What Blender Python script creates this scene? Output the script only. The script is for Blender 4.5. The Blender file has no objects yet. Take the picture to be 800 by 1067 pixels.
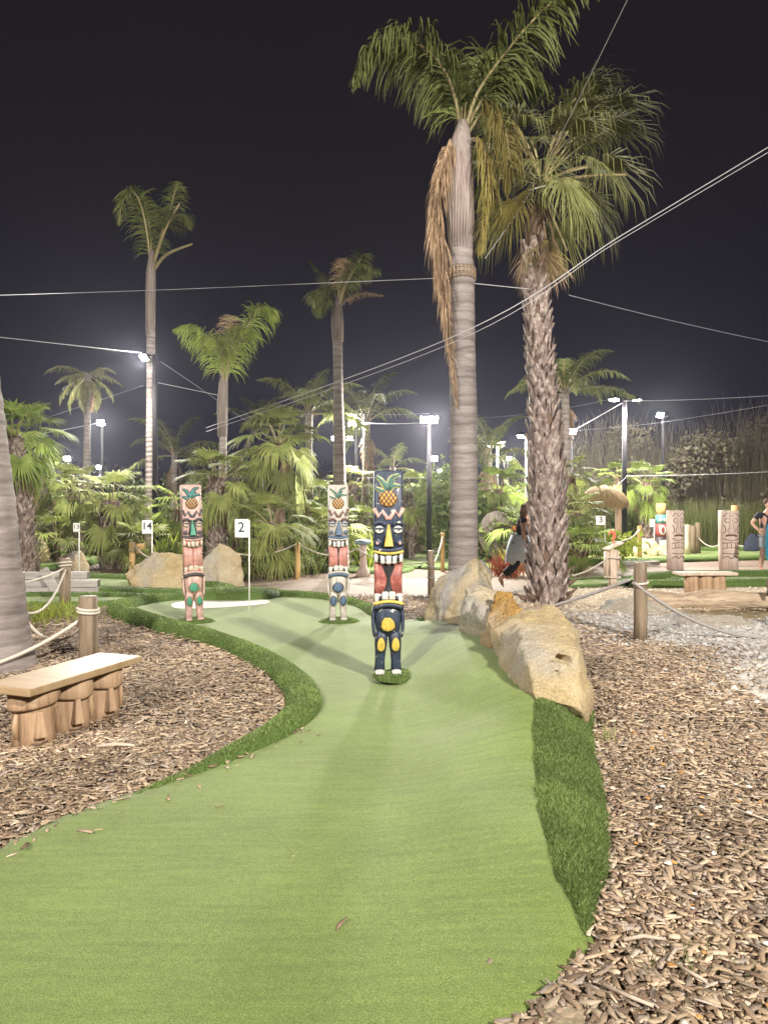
import bpy, bmesh, math, random
import numpy as np
from mathutils import Vector, Matrix, noise
from mathutils.geometry import delaunay_2d_cdt

random.seed(7); RNG = np.random.default_rng(7)
PI = math.pi; R = math.radians
S = bpy.context.scene
C = S.collection

# ------------------------------------------------------------------ camera
CAM_H, F, CX, HY = 1.6, 740.0, 400.0, 528.0          # eye height, focal length in px, principal column, horizon row
cam = bpy.data.objects.new('camera', bpy.data.cameras.new('camera')); C.objects.link(cam)
cam.data.sensor_fit = 'VERTICAL'; cam.data.sensor_height = 36.0; cam.data.lens = 36.0*F/1067.0
cam.data.clip_start = 0.05; cam.data.clip_end = 2000
cam.location = (0, 0, CAM_H); cam.rotation_euler = (R(90-0.43), 0, 0)
S.camera = cam

# ------------------------------------------------------------------ night sky
W = bpy.data.worlds.new('World'); S.world = W; W.use_nodes = True
nt = W.node_tree; nt.nodes.clear()
wo = nt.nodes.new('ShaderNodeOutputWorld'); bg = nt.nodes.new('ShaderNodeBackground')
tc = nt.nodes.new('ShaderNodeTexCoord'); sp = nt.nodes.new('ShaderNodeSeparateXYZ'); rp = nt.nodes.new('ShaderNodeValToRGB')
nt.links.new(tc.outputs['Generated'], sp.inputs[0]); nt.links.new(sp.outputs['Z'], rp.inputs[0])
e = rp.color_ramp.elements
e[0].position = 0.0; e[0].color = (0.018, 0.016, 0.032, 1)
e[1].position = 0.75; e[1].color = (0.0135, 0.0110, 0.0130, 1)
n = rp.color_ramp.elements.new(0.14); n.color = (0.0115, 0.0105, 0.0195, 1)
n = rp.color_ramp.elements.new(0.36); n.color = (0.0125, 0.0107, 0.0150, 1)
nt.links.new(rp.outputs[0], bg.inputs[0]); bg.inputs[1].default_value = 1.0
nt.links.new(bg.outputs[0], wo.inputs[0])
S.view_settings.view_transform = 'Standard'; S.view_settings.look = 'None'
S.view_settings.exposure = 0.0; S.view_settings.gamma = 1.0
S.cycles.use_denoising = True
S.cycles.max_bounces = 5; S.cycles.diffuse_bounces = 3; S.cycles.glossy_bounces = 2
S.cycles.transmission_bounces = 3; S.cycles.sample_clamp_indirect = 6.0

FLOOD_KEY = 25500.0      # the two tall floodlights behind the photographer
FLOOD_SIDE = 14500.0
LAMP_W = 2100.0          # lamps in the park

# ------------------------------------------------------------------ helpers
def P(px, py, d):
    return Vector(((px-CX)/F*d, d, CAM_H-(py-HY)/F*d))
def G(px, py, h=0.0):
    d = (CAM_H-h)*F/(py-HY)
    return Vector(((px-CX)/F*d, d, h))

def tag(o, label=None, cat=None, group=None, kind=None):
    if label: o['label'] = label
    if cat: o['category'] = cat
    if group: o['group'] = group
    if kind: o['kind'] = kind
    return o
def thing(name, label, cat, loc=(0, 0, 0), rotz=0, group=None):
    o = bpy.data.objects.new(name, None); C.objects.link(o)
    o.empty_display_size = 0.2
    o.location = loc; o.rotation_euler = (0, 0, rotz)
    return tag(o, label, cat, group)

class MB:
    def __init__(s): s.v = []; s.f = []; s.c = None
    def add(s, vs, fs):
        k = len(s.v); s.v.extend([tuple(p) for p in vs]); s.f.extend([tuple(i+k for i in f) for f in fs])
    def mesh(s, name, smooth=True):
        m = bpy.data.meshes.new(name); m.from_pydata(s.v, [], s.f); m.update()
        if smooth: m.polygons.foreach_set('use_smooth', [True]*len(m.polygons))
        return m
    def obj(s, name, mat, parent=None, smooth=True):
        return link(name, s.mesh(name, smooth), mat, parent)
def link(name, mesh, mat, parent=None):
    o = bpy.data.objects.new(name, mesh)
    if mat and not mesh.materials: mesh.materials.append(mat)
    C.objects.link(o)
    if parent: o.parent = parent
    return o
def np_mesh(name, verts, nper, faces_local, cols=None):
    """many small identical-topology pieces: verts (N,nper,3); faces_local list of tuples of equal size"""
    N = verts.shape[0]; fl = np.array(faces_local); k = fl.shape[1]
    faces = (fl[None] + (np.arange(N)*nper)[:, None, None]).reshape(-1, k)
    m = bpy.data.meshes.new(name)
    m.vertices.add(N*nper); m.vertices.foreach_set('co', verts.reshape(-1).astype(np.float32))
    nf = faces.shape[0]
    m.loops.add(nf*k); m.loops.foreach_set('vertex_index', faces.reshape(-1).astype(np.int32))
    m.polygons.add(nf); m.polygons.foreach_set('loop_start', (np.arange(nf)*k).astype(np.int32))
    m.update(calc_edges=True)
    if cols is not None:
        a = m.color_attributes.new('Col', 'FLOAT_COLOR', 'POINT')
        cc = np.ones((N, nper, 4), np.float32); cc[:, :, :3] = cols[:, None, :]
        a.data.foreach_set('color', cc.reshape(-1))
    return m

def box(mb, c, s, rot=None, taper=1.0):
    x, y, z = s[0]/2, s[1]/2, s[2]/2
    vs = [Vector((sx*x*(taper if sz > 0 else 1), sy*y*(taper if sz > 0 else 1), sz*z)) for sz in (-1, 1) for sy in (-1, 1) for sx in (-1, 1)]
    if rot is not None: vs = [rot @ v for v in vs]
    vs = [v+Vector(c) for v in vs]
    mb.add(vs, [(0, 2, 3, 1), (4, 5, 7, 6), (0, 1, 5, 4), (2, 6, 7, 3), (0, 4, 6, 2), (1, 3, 7, 5)])
def bevel_mesh(m, w, seg=2):
    bm = bmesh.new(); bm.from_mesh(m)
    bmesh.ops.bevel(bm, geom=bm.edges[:], offset=w, segments=seg, profile=0.6, affect='EDGES')
    bm.to_mesh(m); bm.free()
    return m
def tube(mb, pts, rad, n=10, cap=True, ell=1.0, wob=0.0, seed=0):
    pts = [Vector(p) for p in pts]
    rads = rad if hasattr(rad, '__len__') else [rad]*len(pts)
    t = (pts[1]-pts[0]).normalized()
    u = t.orthogonal().normalized()
    if abs(t.z) > 0.9: u = Vector((1, 0, 0)); u = (u - t*u.dot(t)).normalized()
    vs = []; fs = []
    for i, p in enumerate(pts):
        a = pts[max(i-1, 0)]; b = pts[min(i+1, len(pts)-1)]
        t = (b-a).normalized(); u = (u - t*u.dot(t)).normalized(); w = t.cross(u)
        for k in range(n):
            q = 2*PI*k/n
            r = rads[i]
            if wob: r *= 1+wob*noise.noise(Vector((math.cos(q)*1.3, math.sin(q)*1.3, i*0.35+seed*7.1)))
            vs.append(p+(u*math.cos(q)+w*math.sin(q)*ell)*r)
    for i in range(len(pts)-1):
        for k in range(n):
            a = i*n+k; b = i*n+(k+1) % n
            fs.append((a, b, b+n, a+n))
    if cap:
        fs.append(tuple(range(n-1, -1, -1))); fs.append(tuple(range((len(pts)-1)*n, len(pts)*n)))
    mb.add(vs, fs)
def catmull(pts, per=6):
    pts = [Vector(p) for p in pts]; out = []
    for i in range(len(pts)-1):
        p0 = pts[max(i-1, 0)]; p1 = pts[i]; p2 = pts[i+1]; p3 = pts[min(i+2, len(pts)-1)]
        for k in range(per):
            t = k/per
            out.append(0.5*((2*p1)+(p2-p0)*t+(2*p0-5*p1+4*p2-p3)*t*t+(3*p1-p0-3*p2+p3)*t**3))
    out.append(pts[-1]); return out
def ellipsoid(mb, c, r, n=14, m=10, rot=None):
    vs = []; fs = []
    for i in range(m+1):
        th = PI*i/m
        for k in range(n):
            q = 2*PI*k/n
            v = Vector((r[0]*math.sin(th)*math.cos(q), r[1]*math.sin(th)*math.sin(q), r[2]*math.cos(th)))
            if rot is not None: v = rot @ v
            vs.append(v+Vector(c))
    for i in range(m):
        for k in range(n):
            a = i*n+k; b = i*n+(k+1) % n
            fs.append((a, a+n, b+n, b))
    mb.add(vs, fs)
def pillow(mb, poly, y0, th, inset=0.82, depth0=0.0):
    """outline in the XZ plane at y=y0 raised towards -y, with a soft shoulder"""
    n = len(poly); cx = sum(p[0] for p in poly)/n; cz = sum(p[1] for p in poly)/n
    L = [(1.0, -depth0), (1.0, th*0.55), ((1+inset)/2, th*0.88), (inset, th)]
    vs = []; fs = []
    for s_, t_ in L:
        for (x, z) in poly: vs.append((cx+(x-cx)*s_, y0-t_, cz+(z-cz)*s_))
    for i in range(3):
        for k in range(n):
            a = i*n+k; b = i*n+(k+1) % n
            fs.append((a, b, b+n, a+n))
    k = len(vs); vs.append((cx, y0-th*1.04, cz))
    for q in range(n): fs.append((3*n+q, 3*n+(q+1) % n, k))
    mb.add(vs, fs)
def ell(cx, cz, rx, rz, n=18): return [(cx+rx*math.cos(2*PI*k/n), cz+rz*math.sin(2*PI*k/n)) for k in range(n)]
def smooth(t): t = max(0.0, min(1.0, t)); return t*t*(3-2*t)
def inpoly(x, y, poly):
    x = np.asarray(x); y = np.asarray(y); r = np.zeros(x.shape, bool)
    n = len(poly)
    for i in range(n):
        x1, y1 = poly[i][0], poly[i][1]; x2, y2 = poly[(i+1) % n][0], poly[(i+1) % n][1]
        if y1 == y2: continue
        c = ((y1 > y) != (y2 > y)) & (x < (x2-x1)*(y-y1)/(y2-y1)+x1)
        r ^= c
    return r
def sheet(name, poly, z, mat, step=0.0, hf=None, edge_drop=0.0):
    """flat or height-mapped ground sheet inside a closed outline"""
    b = []
    for i in range(len(poly)):
        p = Vector(poly[i][:2]); q = Vector(poly[(i+1) % len(poly)][:2])
        k = max(1, int((q-p).length/step)) if step else 1
        for j in range(k): b.append(p.lerp(q, j/k))
    pts = list(b); nb = len(b)
    if step:
        xs = [p.x for p in b]; ys = [p.y for p in b]
        gx, gy = np.meshgrid(np.arange(min(xs), max(xs), step), np.arange(min(ys), max(ys), step))
        gx = gx.ravel()+RNG.uniform(-.15, .15, gx.size)*step; gy = gy.ravel()+RNG.uniform(-.15, .15, gy.size)*step
        ok = inpoly(gx, gy, [(p.x, p.y) for p in b])
        bb = np.array([(p.x, p.y) for p in b])
        for x, y in zip(gx[ok], gy[ok]):
            if np.min((bb[:, 0]-x)**2+(bb[:, 1]-y)**2) > (step*0.5)**2: pts.append(Vector((x, y)))
    vs, es, fs, *_ = delaunay_2d_cdt(pts, [(i, (i+1) % nb) for i in range(nb)], [], 1, 1e-5)
    V = []
    for i, v in enumerate(vs):
        h = z+(hf(v.x, v.y) if hf else 0.0)
        if i < nb: h -= edge_drop
        V.append((v.x, v.y, h))
    m = bpy.data.meshes.new(name); m.from_pydata(V, [], [tuple(f) for f in fs]); m.update()
    bm = bmesh.new(); bm.from_mesh(m); bmesh.ops.recalc_face_normals(bm, faces=bm.faces)
    if sum(f.normal.z for f in bm.faces) < 0: bmesh.ops.reverse_faces(bm, faces=bm.faces)
    bm.to_mesh(m); bm.free()
    m.polygons.foreach_set('use_smooth', [True]*len(m.polygons))
    o = link(name, m, mat); o['kind'] = 'structure'
    return o

# ------------------------------------------------------------------ materials
def mat(name, col, rough=0.7, spec=0.3, **k):
    m = bpy.data.materials.new(name); m.use_nodes = True
    b = m.node_tree.nodes['Principled BSDF']
    b.inputs['Base Color'].default_value = (*col, 1); b.inputs['Roughness'].default_value = rough
    b.inputs['Specular IOR Level'].default_value = spec
    return m
def nodes(m): return m.node_tree.nodes, m.node_tree.links, m.node_tree.nodes['Principled BSDF']
def ramp(N, stops):
    r = N.new('ShaderNodeValToRGB'); e = r.color_ramp.elements
    e[0].position, e[0].color = stops[0][0], (*stops[0][1], 1); e[1].position, e[1].color = stops[-1][0], (*stops[-1][1], 1)
    for p, c in stops[1:-1]:
        q = e.new(p); q.color = (*c, 1)
    return r
def tex(name, stops, scale=8, stretch=(1, 1, 1), detail=6, rough=0.75, bump=0.3, bdist=0.01, bscale=None, spec=0.25, coord='Object', rnd=0.0):
    """noise-coloured material with bump"""
    m = mat(name, stops[0][1], rough, spec); N, L, b = nodes(m)
    t = N.new('ShaderNodeTexCoord'); mp = N.new('ShaderNodeMapping'); mp.inputs['Scale'].default_value = stretch
    L.new(t.outputs[coord], mp.inputs[0])
    n = N.new('ShaderNodeTexNoise'); n.inputs['Scale'].default_value = scale; n.inputs['Detail'].default_value = detail
    n.inputs['Roughness'].default_value = 0.65
    L.new(mp.outputs[0], n.inputs['Vector'])
    r = ramp(N, stops); L.new(n.outputs['Fac'], r.inputs[0])
    out = r.outputs[0]
    if rnd:
        oi = N.new('ShaderNodeObjectInfo'); hs = N.new('ShaderNodeHueSaturation')
        mr = N.new('ShaderNodeMapRange'); mr.inputs['To Min'].default_value = 1-rnd; mr.inputs['To Max'].default_value = 1+rnd
        L.new(oi.outputs['Random'], mr.inputs['Value']); L.new(mr.outputs[0], hs.inputs['Value'])
        L.new(out, hs.inputs['Color']); out = hs.outputs[0]
    L.new(out, b.inputs['Base Color'])
    if bump:
        n2 = N.new('ShaderNodeTexNoise'); n2.inputs['Scale'].default_value = bscale or scale*2; n2.inputs['Detail'].default_value = 8
        L.new(mp.outputs[0], n2.inputs['Vector'])
        bp = N.new('ShaderNodeBump'); bp.inputs['Strength'].default_value = bump; bp.inputs['Distance'].default_value = bdist
        L.new(n2.outputs['Fac'], bp.inputs['Height']); L.new(bp.outputs[0], b.inputs['Normal'])
    return m
def colattr(name, rough=0.8, spec=0.15, transl=0.0):
    m = mat(name, (.5, .5, .5), rough, spec); N, L, b = nodes(m)
    a = N.new('ShaderNodeAttribute'); a.attribute_name = 'Col'
    L.new(a.outputs['Color'], b.inputs['Base Color'])
    if transl:
        tr = N.new('ShaderNodeBsdfTranslucent'); mx = N.new('ShaderNodeMixShader'); mx.inputs[0].default_value = transl
        L.new(a.outputs['Color'], tr.inputs[0]); L.new(b.outputs[0], mx.inputs[1]); L.new(tr.outputs[0], mx.inputs[2])
        L.new(mx.outputs[0], N['Material Output'].inputs[0])
    return m
def leafmat(name, c1, c2, transl=0.3, rough=0.6, rnd=0.42):
    m = mat(name, c1, rough, 0.2); N, L, b = nodes(m)
    t = N.new('ShaderNodeTexCoord'); n = N.new('ShaderNodeTexNoise'); n.inputs['Scale'].default_value = 3.0; n.inputs['Detail'].default_value = 4
    L.new(t.outputs['Object'], n.inputs['Vector'])
    r = ramp(N, [(0.3, c1), (0.7, c2)]); L.new(n.outputs['Fac'], r.inputs[0])
    oi = N.new('ShaderNodeObjectInfo'); mr = N.new('ShaderNodeMapRange'); mr.inputs['To Min'].default_value = 1-rnd; mr.inputs['To Max'].default_value = 1+rnd
    hs = N.new('ShaderNodeHueSaturation'); L.new(oi.outputs['Random'], mr.inputs['Value']); L.new(mr.outputs[0], hs.inputs['Value'])
    L.new(r.outputs[0], hs.inputs['Color']); L.new(hs.outputs[0], b.inputs['Base Color'])
    tr = N.new('ShaderNodeBsdfTranslucent'); mx = N.new('ShaderNodeMixShader'); mx.inputs[0].default_value = transl
    L.new(hs.outputs[0], tr.inputs[0]); L.new(b.outputs[0], mx.inputs[1]); L.new(tr.outputs[0], mx.inputs[2])
    L.new(mx.outputs[0], N['Material Output'].inputs[0])
    return m
def emit(name, col, s):
    m = mat(name, col); N, L, b = nodes(m)
    b.inputs['Emission Color'].default_value = (*col, 1); b.inputs['Emission Strength'].default_value = s
    return m

M = {}
# short putting turf: fine speckle and faint mowing-like streaks of the carpet
def turf_mat():
    m = mat('short_turf', (.2, .3, .06), 0.85, 0.15); N, L, b = nodes(m)
    t = N.new('ShaderNodeTexCoord')
    n1 = N.new('ShaderNodeTexNoise'); n1.inputs['Scale'].default_value = 190; n1.inputs['Detail'].default_value = 5; n1.inputs['Roughness'].default_value = .7
    L.new(t.outputs['Object'], n1.inputs['Vector'])
    mp = N.new('ShaderNodeMapping'); mp.inputs['Scale'].default_value = (1.6, 17, 1); mp.inputs['Rotation'].default_value = (0, 0, R(-9))
    L.new(t.outputs['Object'], mp.inputs[0])
    n2 = N.new('ShaderNodeTexNoise'); n2.inputs['Scale'].default_value = 1.6; n2.inputs['Detail'].default_value = 6
    L.new(mp.outputs[0], n2.inputs['Vector'])
    n3 = N.new('ShaderNodeTexNoise'); n3.inputs['Scale'].default_value = 1.3; n3.inputs['Detail'].default_value = 4
    L.new(t.outputs['Object'], n3.inputs['Vector'])
    r = ramp(N, [(0.30, (.058, .094, .012)), (0.5, (.152, .204, .044)), (0.70, (.265, .335, .098))]); L.new(n1.outputs['Fac'], r.inputs[0])
    n4 = N.new('ShaderNodeTexNoise'); n4.inputs['Scale'].default_value = 34; n4.inputs['Detail'].default_value = 5; L.new(t.outputs['Object'], n4.inputs['Vector'])
    m4 = N.new('ShaderNodeMath'); m4.operation = 'MULTIPLY_ADD'; m4.inputs[1].default_value = .7; m4.inputs[2].default_value = -.35; L.new(n4.outputs['Fac'], m4.inputs[0])
    m5 = N.new('ShaderNodeMath'); m5.operation = 'ADD'; L.new(m4.outputs[0], m5.inputs[0]); L.new(n3.outputs['Fac'], m5.inputs[1])
    ma = N.new('ShaderNodeMath'); ma.operation = 'ADD'; L.new(n2.outputs['Fac'], ma.inputs[0]); L.new(m5.outputs[0], ma.inputs[1])
    mr = N.new('ShaderNodeMapRange'); mr.inputs['From Min'].default_value = 0.7; mr.inputs['From Max'].default_value = 1.35
    mr.inputs['To Min'].default_value = 0.80; mr.inputs['To Max'].default_value = 1.17; L.new(ma.outputs[0], mr.inputs['Value'])
    hs = N.new('ShaderNodeHueSaturation'); L.new(r.outputs[0], hs.inputs['Color']); L.new(mr.outputs[0], hs.inputs['Value'])
    L.new(hs.outputs[0], b.inputs['Base Color'])
    bp = N.new('ShaderNodeBump'); bp.inputs['Strength'].default_value = 0.55; bp.inputs['Distance'].default_value = 0.004
    L.new(n1.outputs['Fac'], bp.inputs['Height']); L.new(bp.outputs[0], b.inputs['Normal'])
    b.inputs['Sheen Weight'].default_value = 0.12; b.inputs['Sheen Roughness'].default_value = 0.5
    return m
M['turf'] = turf_mat()
M['rough'] = tex('rough_turf', [(.3, (.06, .105, .022)), (.7, (.11, .165, .04))], 60, bump=0.6, bdist=0.01)
M['blade'] = colattr('turf_blades', 0.6, 0.25, 0.25)
M['mulch'] = tex('mulch_bed', [(.25, (.07, .048, .034)), (.5, (.17, .12, .085)), (.75, (.30, .225, .165))], 30, bump=0.8, bdist=0.03, detail=10)
M['chips'] = colattr('bark_chips', 0.85, 0.15)
N, L, b = nodes(M['chips']); at_ = [n for n in N if n.type == 'ATTRIBUTE'][0]
t_ = N.new('ShaderNodeTexCoord'); n_ = N.new('ShaderNodeTexNoise'); n_.inputs['Scale'].default_value = 220; n_.inputs['Detail'].default_value = 5; L.new(t_.outputs['Object'], n_.inputs['Vector'])
m_ = N.new('ShaderNodeMapRange'); m_.inputs['From Min'].default_value = .3; m_.inputs['From Max'].default_value = .7; m_.inputs['To Min'].default_value = .74; m_.inputs['To Max'].default_value = 1.22; L.new(n_.outputs['Fac'], m_.inputs['Value'])
h_ = N.new('ShaderNodeHueSaturation'); L.new(m_.outputs[0], h_.inputs['Value']); L.new(at_.outputs['Color'], h_.inputs['Color']); L.new(h_.outputs[0], b.inputs['Base Color'])
M['pebble'] = colattr('pebbles', 0.8, 0.2)
M['gravel'] = tex('grey_gravel', [(.3, (.12, .11, .10)), (.7, (.34, .315, .29))], 45, bump=0.8, bdist=0.02, detail=10)
M['sand'] = tex('pale_sand', [(.3, (.27, .205, .135)), (.7, (.45, .355, .245))], 40, bump=0.5, bdist=0.01, detail=10)
M['white_sand'] = tex('white_sand', [(.3, (.62, .58, .48)), (.7, (.8, .76, .66))], 60, bump=0.3)
M['paving'] = tex('path_paving', [(.3, (.175, .132, .095)), (.7, (.27, .21, .155))], 7, bump=0.3, detail=8)
M['water'] = mat('pond_water', (.075, .07, .025), 0.06, 0.5)
M['rock'] = None
def rock_mat(name, cols, grey, stretch=(1, 1, 1), vein=None):
    m = mat(name, cols[0], 0.85, 0.2); N, L, b = nodes(m)
    t = N.new('ShaderNodeTexCoord'); mp = N.new('ShaderNodeMapping'); mp.inputs['Scale'].default_value = stretch
    L.new(t.outputs['Object'], mp.inputs[0])
    n = N.new('ShaderNodeTexNoise'); n.inputs['Scale'].default_value = 3.2; n.inputs['Detail'].default_value = 10; n.inputs['Roughness'].default_value = .7
    L.new(mp.outputs[0], n.inputs['Vector'])
    r = ramp(N, [(.25, cols[0]), (.48, cols[1]), (.72, cols[2])]); L.new(n.outputs['Fac'], r.inputs[0])
    n2 = N.new('ShaderNodeTexNoise'); n2.inputs['Scale'].default_value = 1.7; n2.inputs['Detail'].default_value = 8
    mp2 = N.new('ShaderNodeMapping'); mp2.inputs['Location'].default_value = (3, 7, 1); L.new(mp.outputs[0], mp2.inputs[0]); L.new(mp2.outputs[0], n2.inputs['Vector'])
    r2 = ramp(N, [(.46, (0, 0, 0)), (.66, (1, 1, 1))]); L.new(n2.outputs['Fac'], r2.inputs[0])
    mx = N.new('ShaderNodeMix'); mx.data_type = 'RGBA'; L.new(r2.outputs[0], mx.inputs[0]); L.new(r.outputs[0], mx.inputs[6]); mx.inputs[7].default_value = (*grey, 1)
    sp_ = N.new('ShaderNodeTexNoise'); sp_.inputs['Scale'].default_value = 70; sp_.inputs['Detail'].default_value = 6; sp_.inputs['Roughness'].default_value = .75; L.new(t.outputs['Object'], sp_.inputs['Vector'])
    sr = N.new('ShaderNodeMapRange'); sr.inputs['From Min'].default_value = .3; sr.inputs['From Max'].default_value = .7; sr.inputs['To Min'].default_value = .62; sr.inputs['To Max'].default_value = 1.3; L.new(sp_.outputs['Fac'], sr.inputs['Value'])
    sh = N.new('ShaderNodeHueSaturation'); L.new(sr.outputs[0], sh.inputs['Value']); L.new(mx.outputs[2], sh.inputs['Color']); L.new(sh.outputs[0], b.inputs['Base Color'])
    v = N.new('ShaderNodeTexVoronoi'); v.feature = 'DISTANCE_TO_EDGE'; v.inputs['Scale'].default_value = 4.5; L.new(mp.outputs[0], v.inputs['Vector'])
    n3 = N.new('ShaderNodeTexNoise'); n3.inputs['Scale'].default_value = 24; n3.inputs['Detail'].default_value = 12; n3.inputs['Roughness'].default_value = .72; L.new(mp.outputs[0], n3.inputs['Vector'])
    bp = N.new('ShaderNodeBump'); bp.inputs['Strength'].default_value = 1.0; bp.inputs['Distance'].default_value = .05; L.new(n3.outputs['Fac'], bp.inputs['Height'])
    L.new(bp.outputs[0], b.inputs['Normal'])
    return m
M['rock_gold'] = rock_mat('sandstone_gold', [(.31, .215, .10), (.53, .405, .215), (.64, .52, .32)], (.47, .41, .32))
M['rock_pale'] = rock_mat('sandstone_pale', [(.33, .245, .14), (.53, .42, .26), (.62, .52, .37)], (.45, .41, .34))
M['rock_streak'] = rock_mat('sandstone_streaked', [(.27, .205, .125), (.46, .37, .225), (.56, .47, .31)], (.36, .335, .31), stretch=(2.4, 2.4, .7))
M['rock_orange'] = rock_mat('sandstone_orange', [(.27, .135, .03), (.42, .24, .065), (.48, .34, .16)], (.42, .33, .21))
M['rock_grey'] = rock_mat('flat_stone', [(.30, .25, .20), (.44, .38, .30), (.52, .46, .37)], (.36, .34, .31))
def wood(name, a, b_, c, axis=2, scale=7, rough=.6, rnd=0.0):
    st = [9, 9, 9]; st[axis] = .8
    return tex(name, [(.28, a), (.5, b_), (.74, c)], scale, stretch=tuple(st), rough=rough, bump=.25, bdist=.006, rnd=rnd)
M['bench_top'] = wood('bench_seat_wood', (.26, .172, .09), (.345, .24, .135), (.40, .295, .175), axis=1, scale=1.2, rough=.5)
M['bench_log'] = wood('carved_log_wood', (.16, .095, .055), (.36, .235, .14), (.47, .335, .215), scale=2.0)
M['post'] = wood('post_wood', (.085, .062, .042), (.185, .137, .09), (.27, .205, .14), scale=2.4)
M['post_new'] = wood('new_post_wood', (.40, .24, .09), (.50, .32, .13), (.56, .38, .18), scale=1.8)
M['drift'] = wood('driftwood', (.30, .23, .17), (.48, .38, .29), (.58, .48, .38), scale=1.8)
M['carved'] = wood('weathered_carving', (.38, .285, .235), (.54, .42, .355), (.63, .52, .45), scale=1.5)
M['dark_carve'] = mat('carved_groove', (.12, .08, .055), .9)
M['sleeper'] = wood('grey_sleeper', (.20, .18, .16), (.33, .30, .27), (.44, .41, .37), axis=0, scale=1.4)
M['log'] = tex('pond_log', [(.3, (.22, .15, .10)), (.55, (.42, .32, .22)), (.75, (.52, .42, .30))], 5, stretch=(.6, 4, 4), bump=.8, bdist=.03)
M['rope'] = tex('pale_rope', [(.3, (.40, .35, .28)), (.7, (.60, .54, .46))], 60, bump=.6, bdist=.004)
M['rope_grey'] = tex('grey_rope', [(.3, (.20, .18, .165)), (.7, (.34, .31, .29))], 60, bump=.6, bdist=.004)
M['cable'] = mat('grey_cable', (.42, .41, .42), .5)
M['cable_dim'] = mat('dim_cable', (.20, .20, .22), .5)
M['black'] = mat('dark_steel', (.013, .012, .014), .75, .15)
M['white_steel'] = mat('white_steel', (.25, .25, .25), .7, .2)
M['sign'] = mat('sign_white', (.78, .76, .72), .5)
M['ink'] = mat('sign_ink', (.03, .03, .035), .6)
M['lens'] = emit('lamp_glass', (1.0, .95, .88), 350.0)
# palms
M['fan'] = leafmat('fan_leaf', (.125, .155, .036), (.25, .275, .082), .3)
M['fan_grey'] = leafmat('fan_leaf_grey', (.105, .115, .038), (.22, .22, .085), .3)
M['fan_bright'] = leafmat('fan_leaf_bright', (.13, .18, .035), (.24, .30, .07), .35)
M['feather'] = leafmat('feather_leaf', (.095, .115, .032), (.175, .195, .062), .3)
M['feather_lamplit'] = leafmat('feather_leaf_lamplit', (.17, .22, .04), (.29, .34, .08), .35)  # yellow-green leaf, its colour raised to stand in for nearby lamp light
M['yellowed'] = leafmat('yellowed_leaf', (.19, .155, .042), (.32, .265, .085), .3)
M['dead'] = leafmat('dead_leaf', (.20, .135, .080), (.38, .27, .17), .25, .8)
M['petiole'] = leafmat('leaf_stalk', (.20, .17, .08), (.32, .26, .13), .0)
M['shrub'] = leafmat('shrub_leaf', (.085, .12, .032), (.18, .22, .065), .25)
M['lime'] = leafmat('lime_leaf', (.20, .27, .03), (.34, .38, .06), .3)
M['red_leaf'] = leafmat('red_leaf', (.20, .04, .02), (.36, .12, .05), .25)
M['reed'] = leafmat('reed_leaf', (.17, .195, .065), (.30, .32, .13), .35)
M['thicket'] = leafmat('thicket_twig', (.125, .11, .072), (.25, .215, .14), .25, .8)
M['thatch'] = tex('thatch', [(.3, (.20, .13, .05)), (.7, (.48, .34, .15))], 5, stretch=(12, 12, .8), bump=.8, bdist=.03)
def trunk_ring_mat(g=1.0):
    m = mat('ringed_trunk', (.3, .27, .25), .8, .2); N, L, b = nodes(m)
    t = N.new('ShaderNodeTexCoord'); mp = N.new('ShaderNodeMapping'); mp.inputs['Scale'].default_value = (1.2, 1.2, 9)
    L.new(t.outputs['Object'], mp.inputs[0])
    n = N.new('ShaderNodeTexNoise'); n.inputs['Scale'].default_value = 1.3; n.inputs['Detail'].default_value = 9; n.inputs['Roughness'].default_value = .7; L.new(mp.outputs[0], n.inputs['Vector'])
    r = ramp(N, [(.28, (.10*g, .083*g, .075*g)), (.5, (.195*g, .165*g, .150*g)), (.72, (.29*g, .255*g, .235*g))]); L.new(n.outputs['Fac'], r.inputs[0])
    n2 = N.new('ShaderNodeTexNoise'); n2.inputs['Scale'].default_value = 2.2; n2.inputs['Detail'].default_value = 6; L.new(t.outputs['Object'], n2.inputs['Vector'])
    mr = N.new('ShaderNodeMapRange'); mr.inputs['To Min'].default_value = .65; mr.inputs['To Max'].default_value = 1.3; L.new(n2.outputs['Fac'], mr.inputs['Value'])
    hs = N.new('ShaderNodeHueSaturation'); L.new(mr.outputs[0], hs.inputs['Value']); L.new(r.outputs[0], hs.inputs['Color']); L.new(hs.outputs[0], b.inputs['Base Color'])
    w = N.new('ShaderNodeTexWave'); w.wave_type = 'BANDS'; w.bands_direction = 'Z'; w.inputs['Scale'].default_value = 2.2; w.inputs['Distortion'].default_value = 3.4
    w.inputs['Detail'].default_value = 3; L.new(t.outputs['Object'], w.inputs['Vector'])
    wr = N.new('ShaderNodeMapRange'); wr.inputs['From Min'].default_value = .0; wr.inputs['From Max'].default_value = .22; wr.inputs['To Min'].default_value = .80; wr.inputs['To Max'].default_value = 1.03; L.new(w.outputs['Fac'], wr.inputs['Value'])
    wm = N.new('ShaderNodeMath'); wm.operation = 'MULTIPLY'; L.new(wr.outputs[0], wm.inputs[0]); L.new(mr.outputs[0], wm.inputs[1]); L.new(wm.outputs[0], hs.inputs['Value'])
    ad = N.new('ShaderNodeMath'); ad.operation = 'ADD'; L.new(w.outputs['Fac'], ad.inputs[0]); L.new(n.outputs['Fac'], ad.inputs[1])
    bp = N.new('ShaderNodeBump'); bp.inputs['Strength'].default_value = .5; bp.inputs['Distance'].default_value = .012; L.new(ad.outputs[0], bp.inputs['Height']); L.new(bp.outputs[0], b.inputs['Normal'])
    return m
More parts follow.
